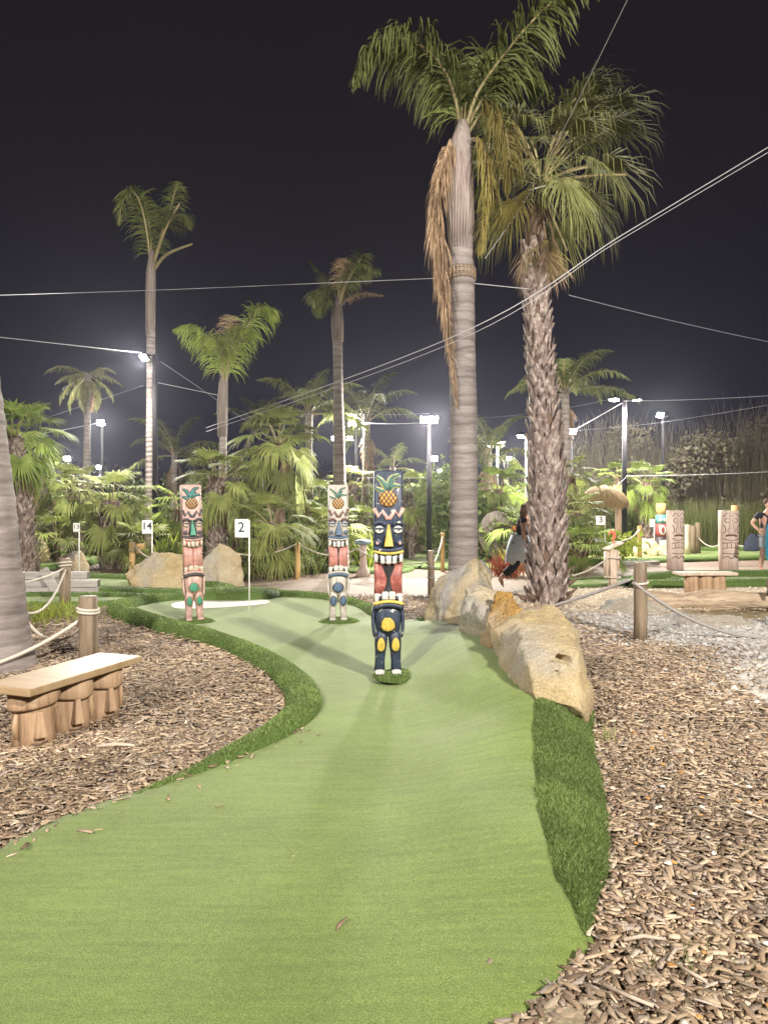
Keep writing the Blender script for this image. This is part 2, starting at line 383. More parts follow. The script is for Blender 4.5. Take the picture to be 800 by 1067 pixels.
M['ring'] = trunk_ring_mat(); M['ring_pale'] = trunk_ring_mat(1.7); M['ring_mid'] = trunk_ring_mat(1.2)
M['boot'] = tex('leaf_base_boots', [(.32, (.05, .036, .030)), (.5, (.215, .160, .135)), (.68, (.46, .385, .335))], 6, stretch=(2.2, 2.2, 1.2), bump=.5, bdist=.01, detail=8)
M['bark'] = tex('fibrous_bark', [(.3, (.07, .045, .03)), (.7, (.20, .13, .09))], 8, stretch=(4, 4, 1), bump=.7, bdist=.03)
M['sheath'] = tex('leaf_sheath', [(.3, (.16, .12, .10)), (.7, (.32, .265, .235))], 4, stretch=(7, 7, .5), bump=.5, bdist=.02)

# ------------------------------------------------------------------ ground
big = [(-300, -120), (300, -120), (300, 500), (-300, 500)]
ground = sheet('ground', big, 0.0, M['mulch'])

# main putting green: outline from the photograph's edges, metres on the ground
ROCKLINE = [(0.40, 9.3, .05), (0.49, 9.05, .14), (0.80, 7.5, .33), (0.92, 6.0, .35), (1.04, 4.87, .26), (.93, 4.45, .18), (.855, 4.03, .12), (.79, 3.65, .10), (.745, 3.34, .09), (.716, 2.94, .065), (.735, 2.72, .03), (.72, 2.5, .0)]
_rl = []
for i in range(len(ROCKLINE)-1):
    a = np.array(ROCKLINE[i]); b_ = np.array(ROCKLINE[i+1])
    for k in range(12): _rl.append(a+(b_-a)*k/12)
_rl = np.array(_rl)
def berm(x, y):
    d2 = (_rl[:, 0]-x)**2+(_rl[:, 1]-y)**2
    d = np.sqrt(d2); wgt = 1.0/(d2+0.02)**2
    h = float((wgt*_rl[:, 2]).sum()/wgt.sum()); dm = float(d.min())
    return h*smooth(1-dm/.92)
def Gp(*pts): return [tuple(G(px, py)[:2]) for px, py in pts]
left_inner = Gp((0, 884), (60, 853), (140, 826), (200, 806), (250, 783), (290, 762), (315, 738), (302, 712), (272, 690), (225, 671), (175, 658), (138, 647), (128, 640), (140, 633), (165, 628), (210, 623), (270, 621.5), (330, 624), (372, 631), (390, 641), (402, 649), (418, 653.5), (436, 648))
INNER = [(1.16, 5.25, .27), (1.04, 4.87, .25), (.93, 4.45, .18), (.855, 4.03, .12), (.79, 3.65, .10), (.745, 3.34, .09), (.716, 2.94, .065), (.735, 2.72, .03), (.725, 2.55, .0)]
OUTER = [(1.66, 5.75), (1.62, 5.45), (1.44, 4.80), (1.33, 4.30), (1.23, 3.85), (1.12, 3.45), (.985, 3.05), (.83, 2.76), (.735, 2.53)]
right_side = [(.45, 9.3), (.62, 8.9), (.95, 7.8), (1.15, 6.9), (1.2, 6.0), (1.22, 5.3)]+[(a+.035, b) for a, b, c_ in INNER[1:]]+[ (.63, 2.43), (.55, 2.33), (.47, 2.24), (.38, 2.16), (.28, 2.02), (.15, 1.7), (.05, 1.2), (-.1, .4), (-.4, -.8)]
green_poly = [(-1.75, -.9), (-2.0, .5), (-2.1, 1.8), (-2.02, 2.7)] + left_inner + right_side
def gh(x, y): return berm(x, y)
green = sheet('putting_green', green_poly, 0.022, M['turf'], 0.085, gh, 0.02)

bunker = sheet('sand_bunker', [tuple(v[:2]) for v in catmull([G(*p) for p in ((178, 631.5), (190, 628.5), (230, 627), (262, 626.2), (280, 627.5), (276, 631), (240, 634.2), (205, 636.2), (183, 635.5), (178, 631.5))], 4)[:-1]], 0.027, M['white_sand'])

# paved path, gravel, sand, pond, far greens
sheet('path', [(-9, 13.0), (-4, 12.9), (.2, 12.4), (2.2, 13.0), (3.2, 14.4), (9, 15.6), (20, 16.5), (20, 19.5), (8, 18.6), (3.5, 17.2), (1.0, 15.8), (-2, 15.6), (-5, 15.4), (-9, 16.0)], 0.006, M['paving'], 1.2)
sheet('gravel_bed', [(2.75, 10.7), (2.75, 9.3), (3.1, 8.6), (3.4, 8.0), (3.45, 7.3), (3.3, 6.4), (3.2, 5.6), (4.5, 5.0), (9, 5.0), (9, 9.9), (4.8, 10.2), (3.0, 10.7)], 0.010, M['gravel'], .8)
sheet('sand_bed', [(1.7, 12.2), (2.0, 10.8), (3.0, 10.6), (4.8, 10.2), (9, 9.9), (12, 12), (12, 14.4), (7.0, 14.0), (3.4, 13.7), (2.2, 12.9)], 0.014, M['sand'], .8)
sheet('pond_water', [(4.3, 10.1), (5.3, 9.8), (8.5, 9.3), (9, 10.9), (5.2, 10.9), (4.4, 10.6)], 0.024, M['water'])

BLV, BLN = [], []        # blade roots and normals for the rough turf
def curb(name, pts, ws, hs, per=8, dens=20000, z0=0.0, hf=None):
    """rounded rough-turf edging swept along a line"""
    path = catmull([(p[0], p[1], 0) for p in pts], per)
    n = len(path); mb = MB(); K = 10
    def at(arr, i):
        t = i/(n-1)*(len(arr)-1); k = min(int(t), len(arr)-2); return arr[k]+(arr[k+1]-arr[k])*(t-k)
    vs = []
    for i, p in enumerate(path):
        a = path[max(i-1, 0)]; b = path[min(i+1, n-1)]; t = (b-a).normalized(); sd = Vector((t.y, -t.x, 0))
        w, h = at(ws, i), at(hs, i)
        base = z0+(hf(p.x, p.y) if hf else 0)
        for k in range(K+1):
            q = PI*k/K
            vs.append(p+sd*(math.cos(q)*w/2)+Vector((0, 0, base-0.01+math.sin(q)**0.8*h)))
    fs = [(i*(K+1)+k, i*(K+1)+k+1, (i+1)*(K+1)+k+1, (i+1)*(K+1)+k) for i in range(n-1) for k in range(K)]
    mb.add(vs, fs)
    o = mb.obj(name, M['rough']); o['kind'] = 'structure'
    m = o.data
    if sum(pl.normal.z for pl in m.polygons) < 0: m.flip_normals()
    scatter(np.array(vs), fs, dens)
    return o
def scatter(V, fs, dens, lo=0.0):
    for f in fs:
        A, B, Cc, D = V[f[0]], V[f[1]], V[f[2]], V[f[3]]
        ar = 0.5*np.linalg.norm(np.cross(Cc-A, D-B))
        d = np.linalg.norm((A+Cc)[:2]/2)
        k = RNG.poisson(ar*dens*min(1.6, (5.0/max(d, 1.0))**1.3))
        if not k: continue
        u = RNG.random((k, 1)); v = RNG.random((k, 1))
        BLV.append(A*(1-u)*(1-v)+B*u*(1-v)+Cc*u*v+D*(1-u)*v)
        nn = np.cross(Cc-A, D-B); nn /= (np.linalg.norm(nn)+1e-9)
        if nn[2] < 0: nn = -nn
        BLN.append(np.repeat(nn[None], k, 0))
LC = [G(*p, .05) for p in ((140, 822), (200, 800), (250, 778), (292, 757), (316, 733), (305, 708), (272, 686), (225, 667), (175, 654), (137, 643), (124, 636), (135, 629.5), (165, 624.5), (210, 620), (270, 618.5), (330, 621), (373, 628), (391, 638), (403, 646), (418, 650), (440, 645))]
curb('turf_edging', LC, [.02, .13, .20, .25, .29, .31, .31, .31, .31, .33, .34, .32, .30, .28, .28, .28, .27, .24, .18, .18, .18], [.02, .05, .08, .10, .12, .13, .14, .15, .17, .19, .19, .16, .14, .13, .12, .12, .10, .07, .05, .06, .08], per=10)
def strip(name, A, B, bulge, dens):
    ca = catmull([(p[0], p[1], p[2]+.014) for p in A], 8); cb = catmull([(p[0], p[1], -.012) for p in B], 8); n = len(ca); K = 10; vs = []
    for i, (p, q) in enumerate(zip(ca, cb)):
        e = min(1.0, (n-1-i)/8)
        for k in range(K+1):
            t = k/K; v = p.lerp(q, t); v.z = p.z+(q.z-p.z)*t**2.2+bulge*e*math.sin(PI*t)**.7; vs.append(v)
    fs = [(i*(K+1)+k, i*(K+1)+k+1, (i+1)*(K+1)+k+1, (i+1)*(K+1)+k) for i in range(n-1) for k in range(K)]
    mb = MB(); mb.add(vs, fs); o = mb.obj(name, M['rough']); o['kind'] = 'structure'
    if sum(pl.normal.z for pl in o.data.polygons) < 0: o.data.flip_normals()
    scatter(np.array(vs), fs, dens, .8)
strip('turf_edging', INNER, OUTER, .045, 42000)
def mound(cx, cy, rx, ry, h):
    mb = MB(); n = 22; rings = 7; vs = []; fs = []
    for i in range(rings+1):
        r = i/rings
        for k in range(n):
            q = 2*PI*k/n
            vs.append((cx+rx*r*math.cos(q), cy+ry*r*math.sin(q), 0.018+berm(cx, cy)+h*(1-r**3)))
    for i in range(rings):
        for k in range(n):
            a = i*n+k; b = i*n+(k+1) % n; fs.append((a, a+n, b+n, b))
    mb.add(vs, fs); o = mb.obj('turf_mound', M['rough']); o['kind'] = 'structure'
    k = int(rx*ry*PI*26000*min(1.4, 5/cy))
    q = RNG.random(k)*2*PI; r = np.sqrt(RNG.random(k))*1.02
    BLV.append(np.stack([cx+rx*r*np.cos(q), cy+ry*r*np.sin(q), 0.018+berm(cx, cy)+h*(1-r**3)], 1))
    BLN.append(np.stack([r**2*np.cos(q), r**2*np.sin(q), np.ones(k)], 1))
tm, tl, tmid = G(404, 703, .06), G(203, 646, .045), G(352, 646, .045)
mound(tm.x+.13, tm.y-.08, .27, .26, .028); mound(tl.x, tl.y-.02, .28, .2, .055); mound(tmid.x+.02, tmid.y-.02, .28, .2, .055)

# neighbouring holes: short turf inside, rough edging around
def hole(pts, w=.4, h=.14, hh=0.0, closed=True, dens=9000):
    pts = [Vector((p[0], p[1], 0)) for p in pts]
    loop = catmull(pts+[pts[0]], 5)[:-1]
    sheet('putting_green', [(p.x, p.y) for p in loop], 0.018+hh, M['turf'], .35)
    curb('turf_edging', pts+[pts[0]], [w*.7]*(len(pts)+1), [h*.62]*(len(pts)+1), per=5, dens=dens)
hole([(1.0, 18.2), (2.5, 17.6), (3.6, 18.4), (4.0, 20.5), (2.6, 23), (.8, 24), (-.6, 21.5)], .5, .2)
hole([(4.1, 19.6), (6.4, 19.9), (9.0, 20.8), (12.0, 21.6), (16, 22.5), (15, 25.5), (9, 25.5), (5.0, 24.2)], .7, .24)
hole([(3.0, 13.9), (4.1, 14.15), (5.8, 15.0), (6.4, 15.8), (4.9, 15.7), (3.5, 14.9)], .35, .10)
hole([(4.9, 14.0), (7.5, 14.3), (12, 14.9), (13, 16.2), (8.0, 16.2), (5.8, 15.6)], .5, .26)
hole([(-6.5, 13.6), (-3.6, 12.9), (-3.0, 13.6), (-4.8, 15.2), (-7.0, 15.9), (-9, 15)], .5, .2)
hole([(-7.2, 11.6), (-5.2, 11.3), (-3.8, 11.9), (-4.4, 12.5), (-6.2, 12.6), (-7.6, 12.4)], .4, .15)
hole([(-12, 18.5), (-8.6, 18.2), (-8.2, 20), (-9, 23), (-12, 24)], .5, .2)
hole([(-.9, 17.2), (.3, 17.0), (.6, 18.6), (-.6, 19.5), (-1.6, 18.5)], .4, .15)
curb('turf_edging', [(-3.7, 12.4), (-3.0, 12.2), (-2.2, 12.3), (-1.95, 12.9)], [.5, .6, .6, .4], [.1, .22, .22, .1], per=6, dens=9000)

# blades of the rough turf, one uncountable mass
def blades(name, V, Nn, L0, L1, w, c0, c1):
    k = len(V)
    d = Nn/np.linalg.norm(Nn, axis=1, keepdims=True)*.6+np.array([0, 0, .35])+RNG.normal(0, .42, (k, 3))
    d /= np.linalg.norm(d, axis=1, keepdims=True)
    dist = np.linalg.norm(V[:, :2], axis=1)
    ln = RNG.uniform(L0, L1, (k, 1))
    q = RNG.random(k)*2*PI; sd = np.stack([np.cos(q), np.sin(q), np.zeros(k)], 1)
    ww = (w*np.clip(dist/3.6, 1, 3.2))[:, None]
    verts = np.stack([V-sd*ww/2, V+sd*ww/2, V+d*ln], 1)
    t = RNG.random((k, 1))**1.4
    cols = np.array(c0)*(1-t)+np.array(c1)*t
    pat = np.array([noise.fractal(Vector((a*3.1, b*3.1, .7)), 1.0, 2.0, 3) for a, b in V[:, :2]])[:, None]; cols = cols*np.clip(1+.45*pat, .6, 1.4)
    verts[:, 2] = V+(verts[:, 2]-V)*np.clip(1+.5*pat, .55, 1.5)
    o = link(name, np_mesh(name, verts, 3, [(0, 1, 2)], cols), M['blade'])
    o['kind'] = 'stuff'; return o
blades('turf_grass', np.concatenate(BLV), np.concatenate(BLN), .009, .023, .0040, (.070, .118, .025), (.29, .37, .125))

# bark chips
EXC = [green_poly, [(1.9, 12.2), (2.5, 10.8), (2.75, 9.3), (3.1, 8.6), (3.4, 8.0), (3.45, 7.3), (3.3, 6.4), (3.2, 5.6), (4.5, 5.0), (9, 5.0), (9, 14), (1.9, 14)]]
def edge_dist(x, y, poly):
    best = np.full(x.shape, 1e9)
    for i in range(len(poly)):
        a = np.array(poly[i]); b = np.array(poly[(i+1) % len(poly)]); ab = b-a
        t = np.clip(((x-a[0])*ab[0]+(y-a[1])*ab[1])/(ab@ab), 0, 1)
        best = np.minimum(best, np.hypot(x-a[0]-t*ab[0], y-a[1]-t*ab[1]))
    return best
def chip_field(n, d0, d1, s, spread):
    ang = RNG.uniform(-.62, .62, n); u = RNG.random(n)
    d = np.sqrt(d0*d0+(d1*d1-d0*d0)*u)
    x = d*np.tan(ang); y = d
    ok = np.ones(n, bool)
    for p in EXC[:1]: ok &= ~inpoly(x, y, p) | ((x < .4) & (y > 2.4) & (RNG.random(n) < .35*np.exp(-edge_dist(x, y, p)/.07)+.0005))
    g = inpoly(x, y, EXC[1]); ok &= ~(g & (RNG.random(n) > .05+.9*np.exp(-edge_dist(x, y, EXC[1])/.22)))
    ok &= y < 12.7
    ok &= ~((y > 11.2) & (x < -3.6))
    x, y = x[ok], y[ok]; k = len(x)
    L = s*np.clip(RNG.lognormal(-.12, .75, k), .18, 2.3); wd = np.minimum(L*RNG.uniform(.16, .60, k), .020); th = np.minimum(wd*.22, .0045)
    yaw = RNG.random(k)*2*PI; pit = RNG.normal(0, spread, k); rol = RNG.normal(0, spread*1.4, k)
    t0 = RNG.uniform(.1, .95, k); t1 = RNG.uniform(.1, .95, k); bend = RNG.normal(0, .10, k)*L
    z = RNG.random(k)**1.6*.035+.006
    X = np.stack([-L/2, -L/2, L*.02, L*.02, L/2, L/2], 1)
    Y = np.stack([-wd/2*t0, wd/2*t0, -wd/2+bend, wd/2+bend, -wd/2*t1, wd/2*t1], 1)
    pts = np.concatenate([np.stack([X, Y, np.repeat(th[:, None]/2, 6, 1)], 2), np.stack([X, Y, np.repeat(-th[:, None]/2, 6, 1)], 2)], 1)
    cr, sr = np.cos(rol)[:, None], np.sin(rol)[:, None]; py_, pz = pts[:, :, 1]*cr-pts[:, :, 2]*sr, pts[:, :, 1]*sr+pts[:, :, 2]*cr
    cp, sp_ = np.cos(pit)[:, None], np.sin(pit)[:, None]; px_, pz2 = pts[:, :, 0]*cp+pz*sp_, -pts[:, :, 0]*sp_+pz*cp
    cy_, sy_ = np.cos(yaw)[:, None], np.sin(yaw)[:, None]
    out = np.stack([px_*cy_-py_*sy_+x[:, None], px_*sy_+py_*cy_+y[:, None], pz2+z[:, None]], 2)
    t = RNG.random((k, 1)); pal = np.array([[.20, .135, .09], [.32, .23, .15], [.42, .315, .21], [.35, .285, .23], [.50, .395, .28], [.255, .195, .145]])
    idx = RNG.choice(6, k, p=[.16, .26, .26, .12, .10, .10]); cols = pal[idx]*RNG.uniform(.75, 1.2, (k, 1))
    damp = np.array([noise.fractal(Vector((a*.9, b*.9, 4.2)), 1.0, 2.0, 4) for a, b in zip(x, y)])[:, None]; cols = cols*np.clip(1.02+.42*damp, .55, 1.3)
    return out, cols
A = [chip_field(90000, 1.8, 5.0, .037, .14), chip_field(70000, 4.6, 8.0, .038, .16), chip_field(45000, 7.5, 13.2, .055, .18)]
V = np.concatenate([a[0] for a in A]); Cc = np.concatenate([a[1] for a in A])
o = link('bark_chips', np_mesh('bark_chips', V, 12, [(0, 2, 3, 1), (2, 4, 5, 3), (0, 6, 8, 2), (2, 8, 10, 4), (1, 3, 9, 7), (3, 5, 11, 9), (0, 1, 7, 6), (4, 10, 11, 5)], Cc), M['chips'])
tag(o, kind='stuff')
# pebbles over the gravel
def pebbles(name, n, poly, s0, s1, pal, zz=.012):
    xs = [p[0] for p in poly]; ys = [p[1] for p in poly]
    x = RNG.uniform(min(xs), max(xs), n*2); y = RNG.uniform(min(ys), max(ys), n*2)
    ok = inpoly(x, y, poly); x, y = x[ok][:n], y[ok][:n]; k = len(x)
    far_ = RNG.random(k) < .35; x = x+far_*RNG.normal(0, .33, k); y = y+far_*RNG.normal(0, .33, k)
    ok = ~inpoly(x, y, green_poly); x, y = x[ok], y[ok]; k = len(x)
    base = np.array([(1, 0, 0), (.5, .87, .1), (-.5, .87, -.1), (-1, 0, .1), (-.5, -.87, 0), (.5, -.87, .1), (0, 0, 1), (.3, .1, .85)])
    r = RNG.uniform(s0, s1, (k, 1, 1))*RNG.uniform(.7, 1.3, (k, 8, 1))
    v = base[None]*r*np.array([1, .8, .6])
    q = RNG.random(k)*2*PI; c, s = np.cos(q)[:, None], np.sin(q)[:, None]
    out = np.stack([v[:, :, 0]*c-v[:, :, 1]*s+x[:, None], v[:, :, 0]*s+v[:, :, 1]*c+y[:, None], v[:, :, 2]+zz], 2)
    pal = np.array(pal); cols = pal[RNG.integers(0, len(pal), k)]*RNG.uniform(.7, 1.15, (k, 1))
    o = link(name, np_mesh(name, out, 8, [(0, 1, 7), (1, 6, 7), (1, 2, 6), (2, 3, 6), (3, 4, 6), (4, 5, 6), (5, 0, 7), (5, 7, 6)], cols), M['pebble'])
    return tag(o, kind='stuff')
GP = [(2.5, 10.7), (2.65, 9.3), (3.0, 8.6), (3.3, 8.0), (3.3, 7.3), (3.15, 6.4), (3.1, 5.6), (4.2, 5.0), (6.5, 5.2), (6.5, 9.8), (4.6, 10.1), (3.0, 10.6)]
pebbles('gravel', 16000, GP, .010, .034, [(.43, .41, .385), (.34, .315, .295), (.54, .51, .47), (.40, .355, .30)])
pebbles('gravel', 500, [(3.0, 5.6), (4.2, 5.0), (4.2, 7.4), (3.4, 7.0)], .022, .055, [(.48, .44, .39), (.56, .52, .46), (.42, .38, .33)], .02)
pebbles('gravel', 4500, [(1.9, 11.6), (3.2, 10.7), (8, 10.9), (8, 13.9), (3.2, 13.6)], .012, .03, [(.60, .50, .36), (.52, .42, .29), (.66, .57, .44)], .016)
pebbles('gravel', 130, [(.8, 1.9), (2.2, 1.9), (3.4, 5), (1.6, 5)], .008, .02, [(.70, .66, .58), (.6, .5, .38), (.5, .25, .08)], .045)

# ------------------------------------------------------------------ boulders
def boulder(label, pts, m, seed=0, disp=.05, cat='boulder', name='boulder', sub=2, group=None, holes=()):
    pts = [Vector(p) for p in pts]
    low = min(p.z for p in pts); c = sum(pts, Vector())/len(pts)
    bm = bmesh.new()
    for p in pts: bm.verts.new(p)
    for p in pts:
        if p.z < low+.35*(max(q.z for q in pts)-low): bm.verts.new((p.x+(c.x-p.x)*.03, p.y+(c.y-p.y)*.03, -.08))
    r = bmesh.ops.convex_hull(bm, input=bm.verts)
    bmesh.ops.delete(bm, geom=[g for g in r['geom_interior'] if isinstance(g, bmesh.types.BMVert)], context='VERTS')
    bmesh.ops.triangulate(bm, faces=bm.faces)
    size = max((p-c).length for p in pts)
    for it in range(5):
        es = [e for e in bm.edges if e.calc_length() > size*(.5, .28, .15, .085, .05)[it]]
        if es: bmesh.ops.subdivide_edges(bm, edges=es, cuts=1)
        bmesh.ops.triangulate(bm, faces=[f for f in bm.faces if len(f.verts) > 3])
        if it == 1: bmesh.ops.smooth_vert(bm, verts=bm.verts, factor=.14, use_axis_x=True, use_axis_y=True, use_axis_z=True)
    bmesh.ops.smooth_vert(bm, verts=bm.verts, factor=.18, use_axis_x=True, use_axis_y=True, use_axis_z=True)
    bm.normal_update()
    for _ in range(2 if holes else 0):
        es = [e for e in bm.edges if e.calc_length() > .012 and any(((e.verts[0].co+e.verts[1].co)/2-Vector(h_[0])).length < h_[1]*1.9 for h_ in holes)]
        bmesh.ops.subdivide_edges(bm, edges=es, cuts=1); bmesh.ops.triangulate(bm, faces=[f for f in bm.faces if len(f.verts) > 3])
    bm.normal_update()
    off = Vector((seed*3.7, seed*1.3, seed*5.1))
    for v in bm.verts:
        q = (v.co-c)/size
        a = noise.fractal(q*2.2+off, 1.0, 2.0, 5)
        ledge = abs(noise.noise(q*4.5+off*2)); ledge = min(ledge*3.0, 1.0)-.7
        cell = noise.voronoi(q*2.6+off)[0]
        c2 = noise.voronoi(q*6.5+off*1.7)[0]; cr_ = min((c2[1]-c2[0])*6, 1.0)-1.0
        d = a*.55+ledge*.22+(cell[1]-cell[0]-.25)*.40+cr_*.13+noise.fractal(q*9+off, .8, 2.0, 4)*.22
        v.co += v.normal*d*disp
        for (hc, hr, hd) in holes:
            k = (v.co-Vector(hc)).length/hr
            if k < 1.25: v.co -= (c-Vector(hc)).normalized()*(-hd)*max(0, 1-(k/1.25)**3)
    base = Vector((c.x, c.y, 0))
    for v in bm.verts: v.co -= base
    me = bpy.data.meshes.new(name); bm.to_mesh(me); bm.free()
    me.polygons.foreach_set('use_smooth', [True]*len(me.polygons))
    o = link(name, me, m); o.location = base
    return tag(o, label, cat, group)
def PP(*l): return [P(*q) for q in l]
boulder('big golden sandstone boulder with small dark holes, nearest of the rock row',
        PP((512, 660, 6.0), (512, 690, 5.95), (540, 634, 6.3), (577, 629, 6.3), (590, 650, 5.7), (603, 664, 5.3), (607, 690, 5.0), (617, 727, 5.1), (616, 742, 5.15), (608, 742, 4.72), (555, 731, 4.85), (540, 655, 5.5), (548, 690, 5.02), (600, 662, 6.5), (522, 655, 6.9), (530, 712, 5.3), (603, 742, 6.0)),
        M['rock_gold'], 1, .085, holes=[(P(587, 686, 5.08), .048, .11), (P(575, 692, 5.06), .020, .04), (P(581, 703, 4.97), .024, .04)])
boulder('blocky pale boulder with an upright streaked face in the middle of the rock row',
        PP((484, 612, 7.2), (515, 613, 7.3), (530, 616, 7.4), (541, 634, 7.0), (530, 660, 6.6), (481, 637, 7.0), (480, 665, 7.3), (499, 672, 6.75), (505, 640, 6.6), (490, 615, 8.0), (530, 618, 8.0), (535, 676, 7.5)),
        M['rock_pale'], 2, .08)
boulder('narrow slab of rock with an orange vein wedged between two larger boulders',
        PP((499, 680, 6.35), (507, 680, 6.2), (513, 658, 6.2), (538, 641, 6.25), (545, 634, 6.35), (531, 615, 6.8), (519, 616, 6.8), (526, 632, 6.5), (507, 646, 6.4), (500, 665, 6.5), (535, 660, 6.7), (525, 690, 6.6)),
        M['rock_orange'], 3, .05)
boulder('tall grey and yellow boulder farthest in the rock row, in front of the smooth palm',
        PP((440, 642, 9.0), (452, 605, 9.0), (475, 592, 8.9), (495, 581, 8.9), (503, 583, 9.1), (513, 597, 9.1), (515, 614, 8.9), (510, 650, 8.4), (481, 650, 8.4), (461, 652, 8.6), (470, 600, 9.8), (500, 590, 9.9), (505, 640, 9.7), (455, 650, 9.8)),
        M['rock_streak'], 4, .09)
boulder('wide golden boulder behind the pink carved totem, left of the numbered flag',
        PP((129, 597, 14.0), (161, 574, 14.0), (191, 577, 14.0), (200, 590, 13.9), (198, 610, 13.6), (150, 614, 13.6), (135, 606, 13.7), (190, 590, 14.8), (150, 600, 14.8)), M['rock_gold'], 5, .06)
boulder('pale angular boulder close beside the numbered flag stick',
        PP((210, 607, 14.2), (209, 586, 14.3), (229, 565, 14.4), (250, 576, 14.4), (255, 600, 14.3), (237, 608, 14.0), (220, 590, 15.2), (248, 590, 15.2)), M['rock_pale'], 6, .06)
boulder('small pale boulder behind the grey timber steps on the left',
        PP((72, 586, 17.4), (76, 574, 17.5), (84, 573, 17.5), (93, 588, 17.4), (93, 594, 17.2), (66, 590, 17.3), (82, 582, 18.2), (60, 581, 17.8)), M['rock_pale'], 7, .05)
boulder('upright tan boulder by the foot of the shaggy palm at the left',
        PP((31, 583, 20.5), (34, 568, 20.6), (42, 559, 20.7), (49, 565, 20.7), (53, 578, 20.6), (51, 584, 20.3), (42, 572, 21.3)), M['rock_gold'], 8, .06)
boulder('smooth golden boulder near the paired lamp posts on the right',
        PP((657, 572, 23), (667, 561, 23.2), (681, 561, 23.3), (688, 570, 23.1), (684, 579, 22.8), (663, 580, 22.8), (672, 568, 24)), M['rock_gold'], 9, .05)
boulder('cream boulder with a flat top partly behind the left carved post',
        PP((685, 576, 22.9), (687, 563, 23.2), (700, 561, 23.3), (704, 574, 23.1), (700, 580, 22.8), (692, 566, 24)), M['rock_pale'], 10, .05)
boulder('flat stone slab on the near rim of the little pond',
        [(3.9, 9.9, .0), (4.1, 10.2, .07), (4.9, 9.75, .10), (5.05, 9.45, .02), (4.5, 9.4, .03), (4.3, 9.85, .12), (4.0, 9.6, .02)], M['rock_grey'], 11, .04, cat='stone slab', name='stone_slab')
boulder('flat pale stone at the right rim of the pond, by the picture edge',
        [(5.1, 9.45, .0), (5.2, 9.75, .10), (6.2, 9.6, .12), (6.4, 9.1, .02), (5.6, 9.0, .04), (5.5, 9.4, .14)], M['rock_grey'], 12, .04, cat='stone slab', name='stone_slab')
boulder('low stone lying against the end of the pond log',
        [(3.3, 10.9, .0), (3.5, 11.2, .14), (4.1, 11.0, .18), (4.3, 10.6, .05), (3.9, 10.4, .02), (3.7, 10.9, .2)], M['rock_grey'], 13, .05, cat='stone slab', name='stone_slab')
boulder('corner of a tan stone at the bottom edge of the putting green',
        [(.42, 2.17, .0), (.50, 2.25, .035), (.62, 2.2, .04), (.6, 1.95, .03), (.42, 1.9, .03), (.52, 2.1, .05)], M['rock_pale'], 14, .012, cat='stone', name='edge_stone')

# ------------------------------------------------------------------ carved totems
def paint(name, col, chip=.72, pale=(.45, .40, .34)):
    m = mat(name, col, .5, .4); N, L, b = nodes(m)
    t = N.new('ShaderNodeTexCoord'); n = N.new('ShaderNodeTexNoise'); n.inputs['Scale'].default_value = 16; n.inputs['Detail'].default_value = 7; n.inputs['Roughness'].default_value = .65
    L.new(t.outputs['Object'], n.inputs['Vector'])
    d = tuple(c*.62 for c in col)
    r = ramp(N, [(.3, d), (.52, col), (chip-.05, col), (chip-.02, pale)]); L.new(n.outputs['Fac'], r.inputs[0])
    # grain and grime: streaks of the bare timber along the post
    mp = N.new('ShaderNodeMapping'); mp.inputs['Scale'].default_value = (26, 26, 2.2); L.new(t.outputs['Object'], mp.inputs[0])
    g = N.new('ShaderNodeTexNoise'); g.inputs['Scale'].default_value = 2.0; g.inputs['Detail'].default_value = 8; g.inputs['Roughness'].default_value = .7; L.new(mp.outputs[0], g.inputs['Vector'])
    gr = N.new('ShaderNodeMapRange'); gr.inputs['From Min'].default_value = .3; gr.inputs['From Max'].default_value = .62; gr.inputs['To Min'].default_value = .55; gr.inputs['To Max'].default_value = 1.08; L.new(g.outputs['Fac'], gr.inputs['Value'])
    hs = N.new('ShaderNodeHueSaturation'); hs.inputs['Saturation'].default_value = .92; L.new(gr.outputs[0], hs.inputs['Value']); L.new(r.outputs[0], hs.inputs['Color']); L.new(hs.outputs[0], b.inputs['Base Color'])
    bp = N.new('ShaderNodeBump'); bp.inputs['Strength'].default_value = .3; bp.inputs['Distance'].default_value = .004
    L.new(n.outputs['Fac'], bp.inputs['Height']); L.new(bp.outputs[0], b.inputs['Normal'])
    return m
def fruit_mat(name, c1, c2):
    m = mat(name, c1, .55, .4); N, L, b = nodes(m)
    t = N.new('ShaderNodeTexCoord'); outs = []
    for ang in (35, -35):
        mp = N.new('ShaderNodeMapping'); mp.inputs['Rotation'].default_value = (0, R(ang), 0); L.new(t.outputs['Object'], mp.inputs[0])
        w = N.new('ShaderNodeTexWave'); w.wave_type = 'BANDS'; w.bands_direction = 'X'; w.inputs['Scale'].default_value = 9.5; L.new(mp.outputs[0], w.inputs['Vector'])
        outs.append(w.outputs['Fac'])
    mi = N.new('ShaderNodeMath'); mi.operation = 'MINIMUM'; L.new(outs[0], mi.inputs[0]); L.new(outs[1], mi.inputs[1])
    r = ramp(N, [(.07, (.03, .018, .01)), (.2, c2), (.7, c1)]); L.new(mi.outputs[0], r.inputs[0]); L.new(r.outputs[0], b.inputs['Base Color'])
    return m
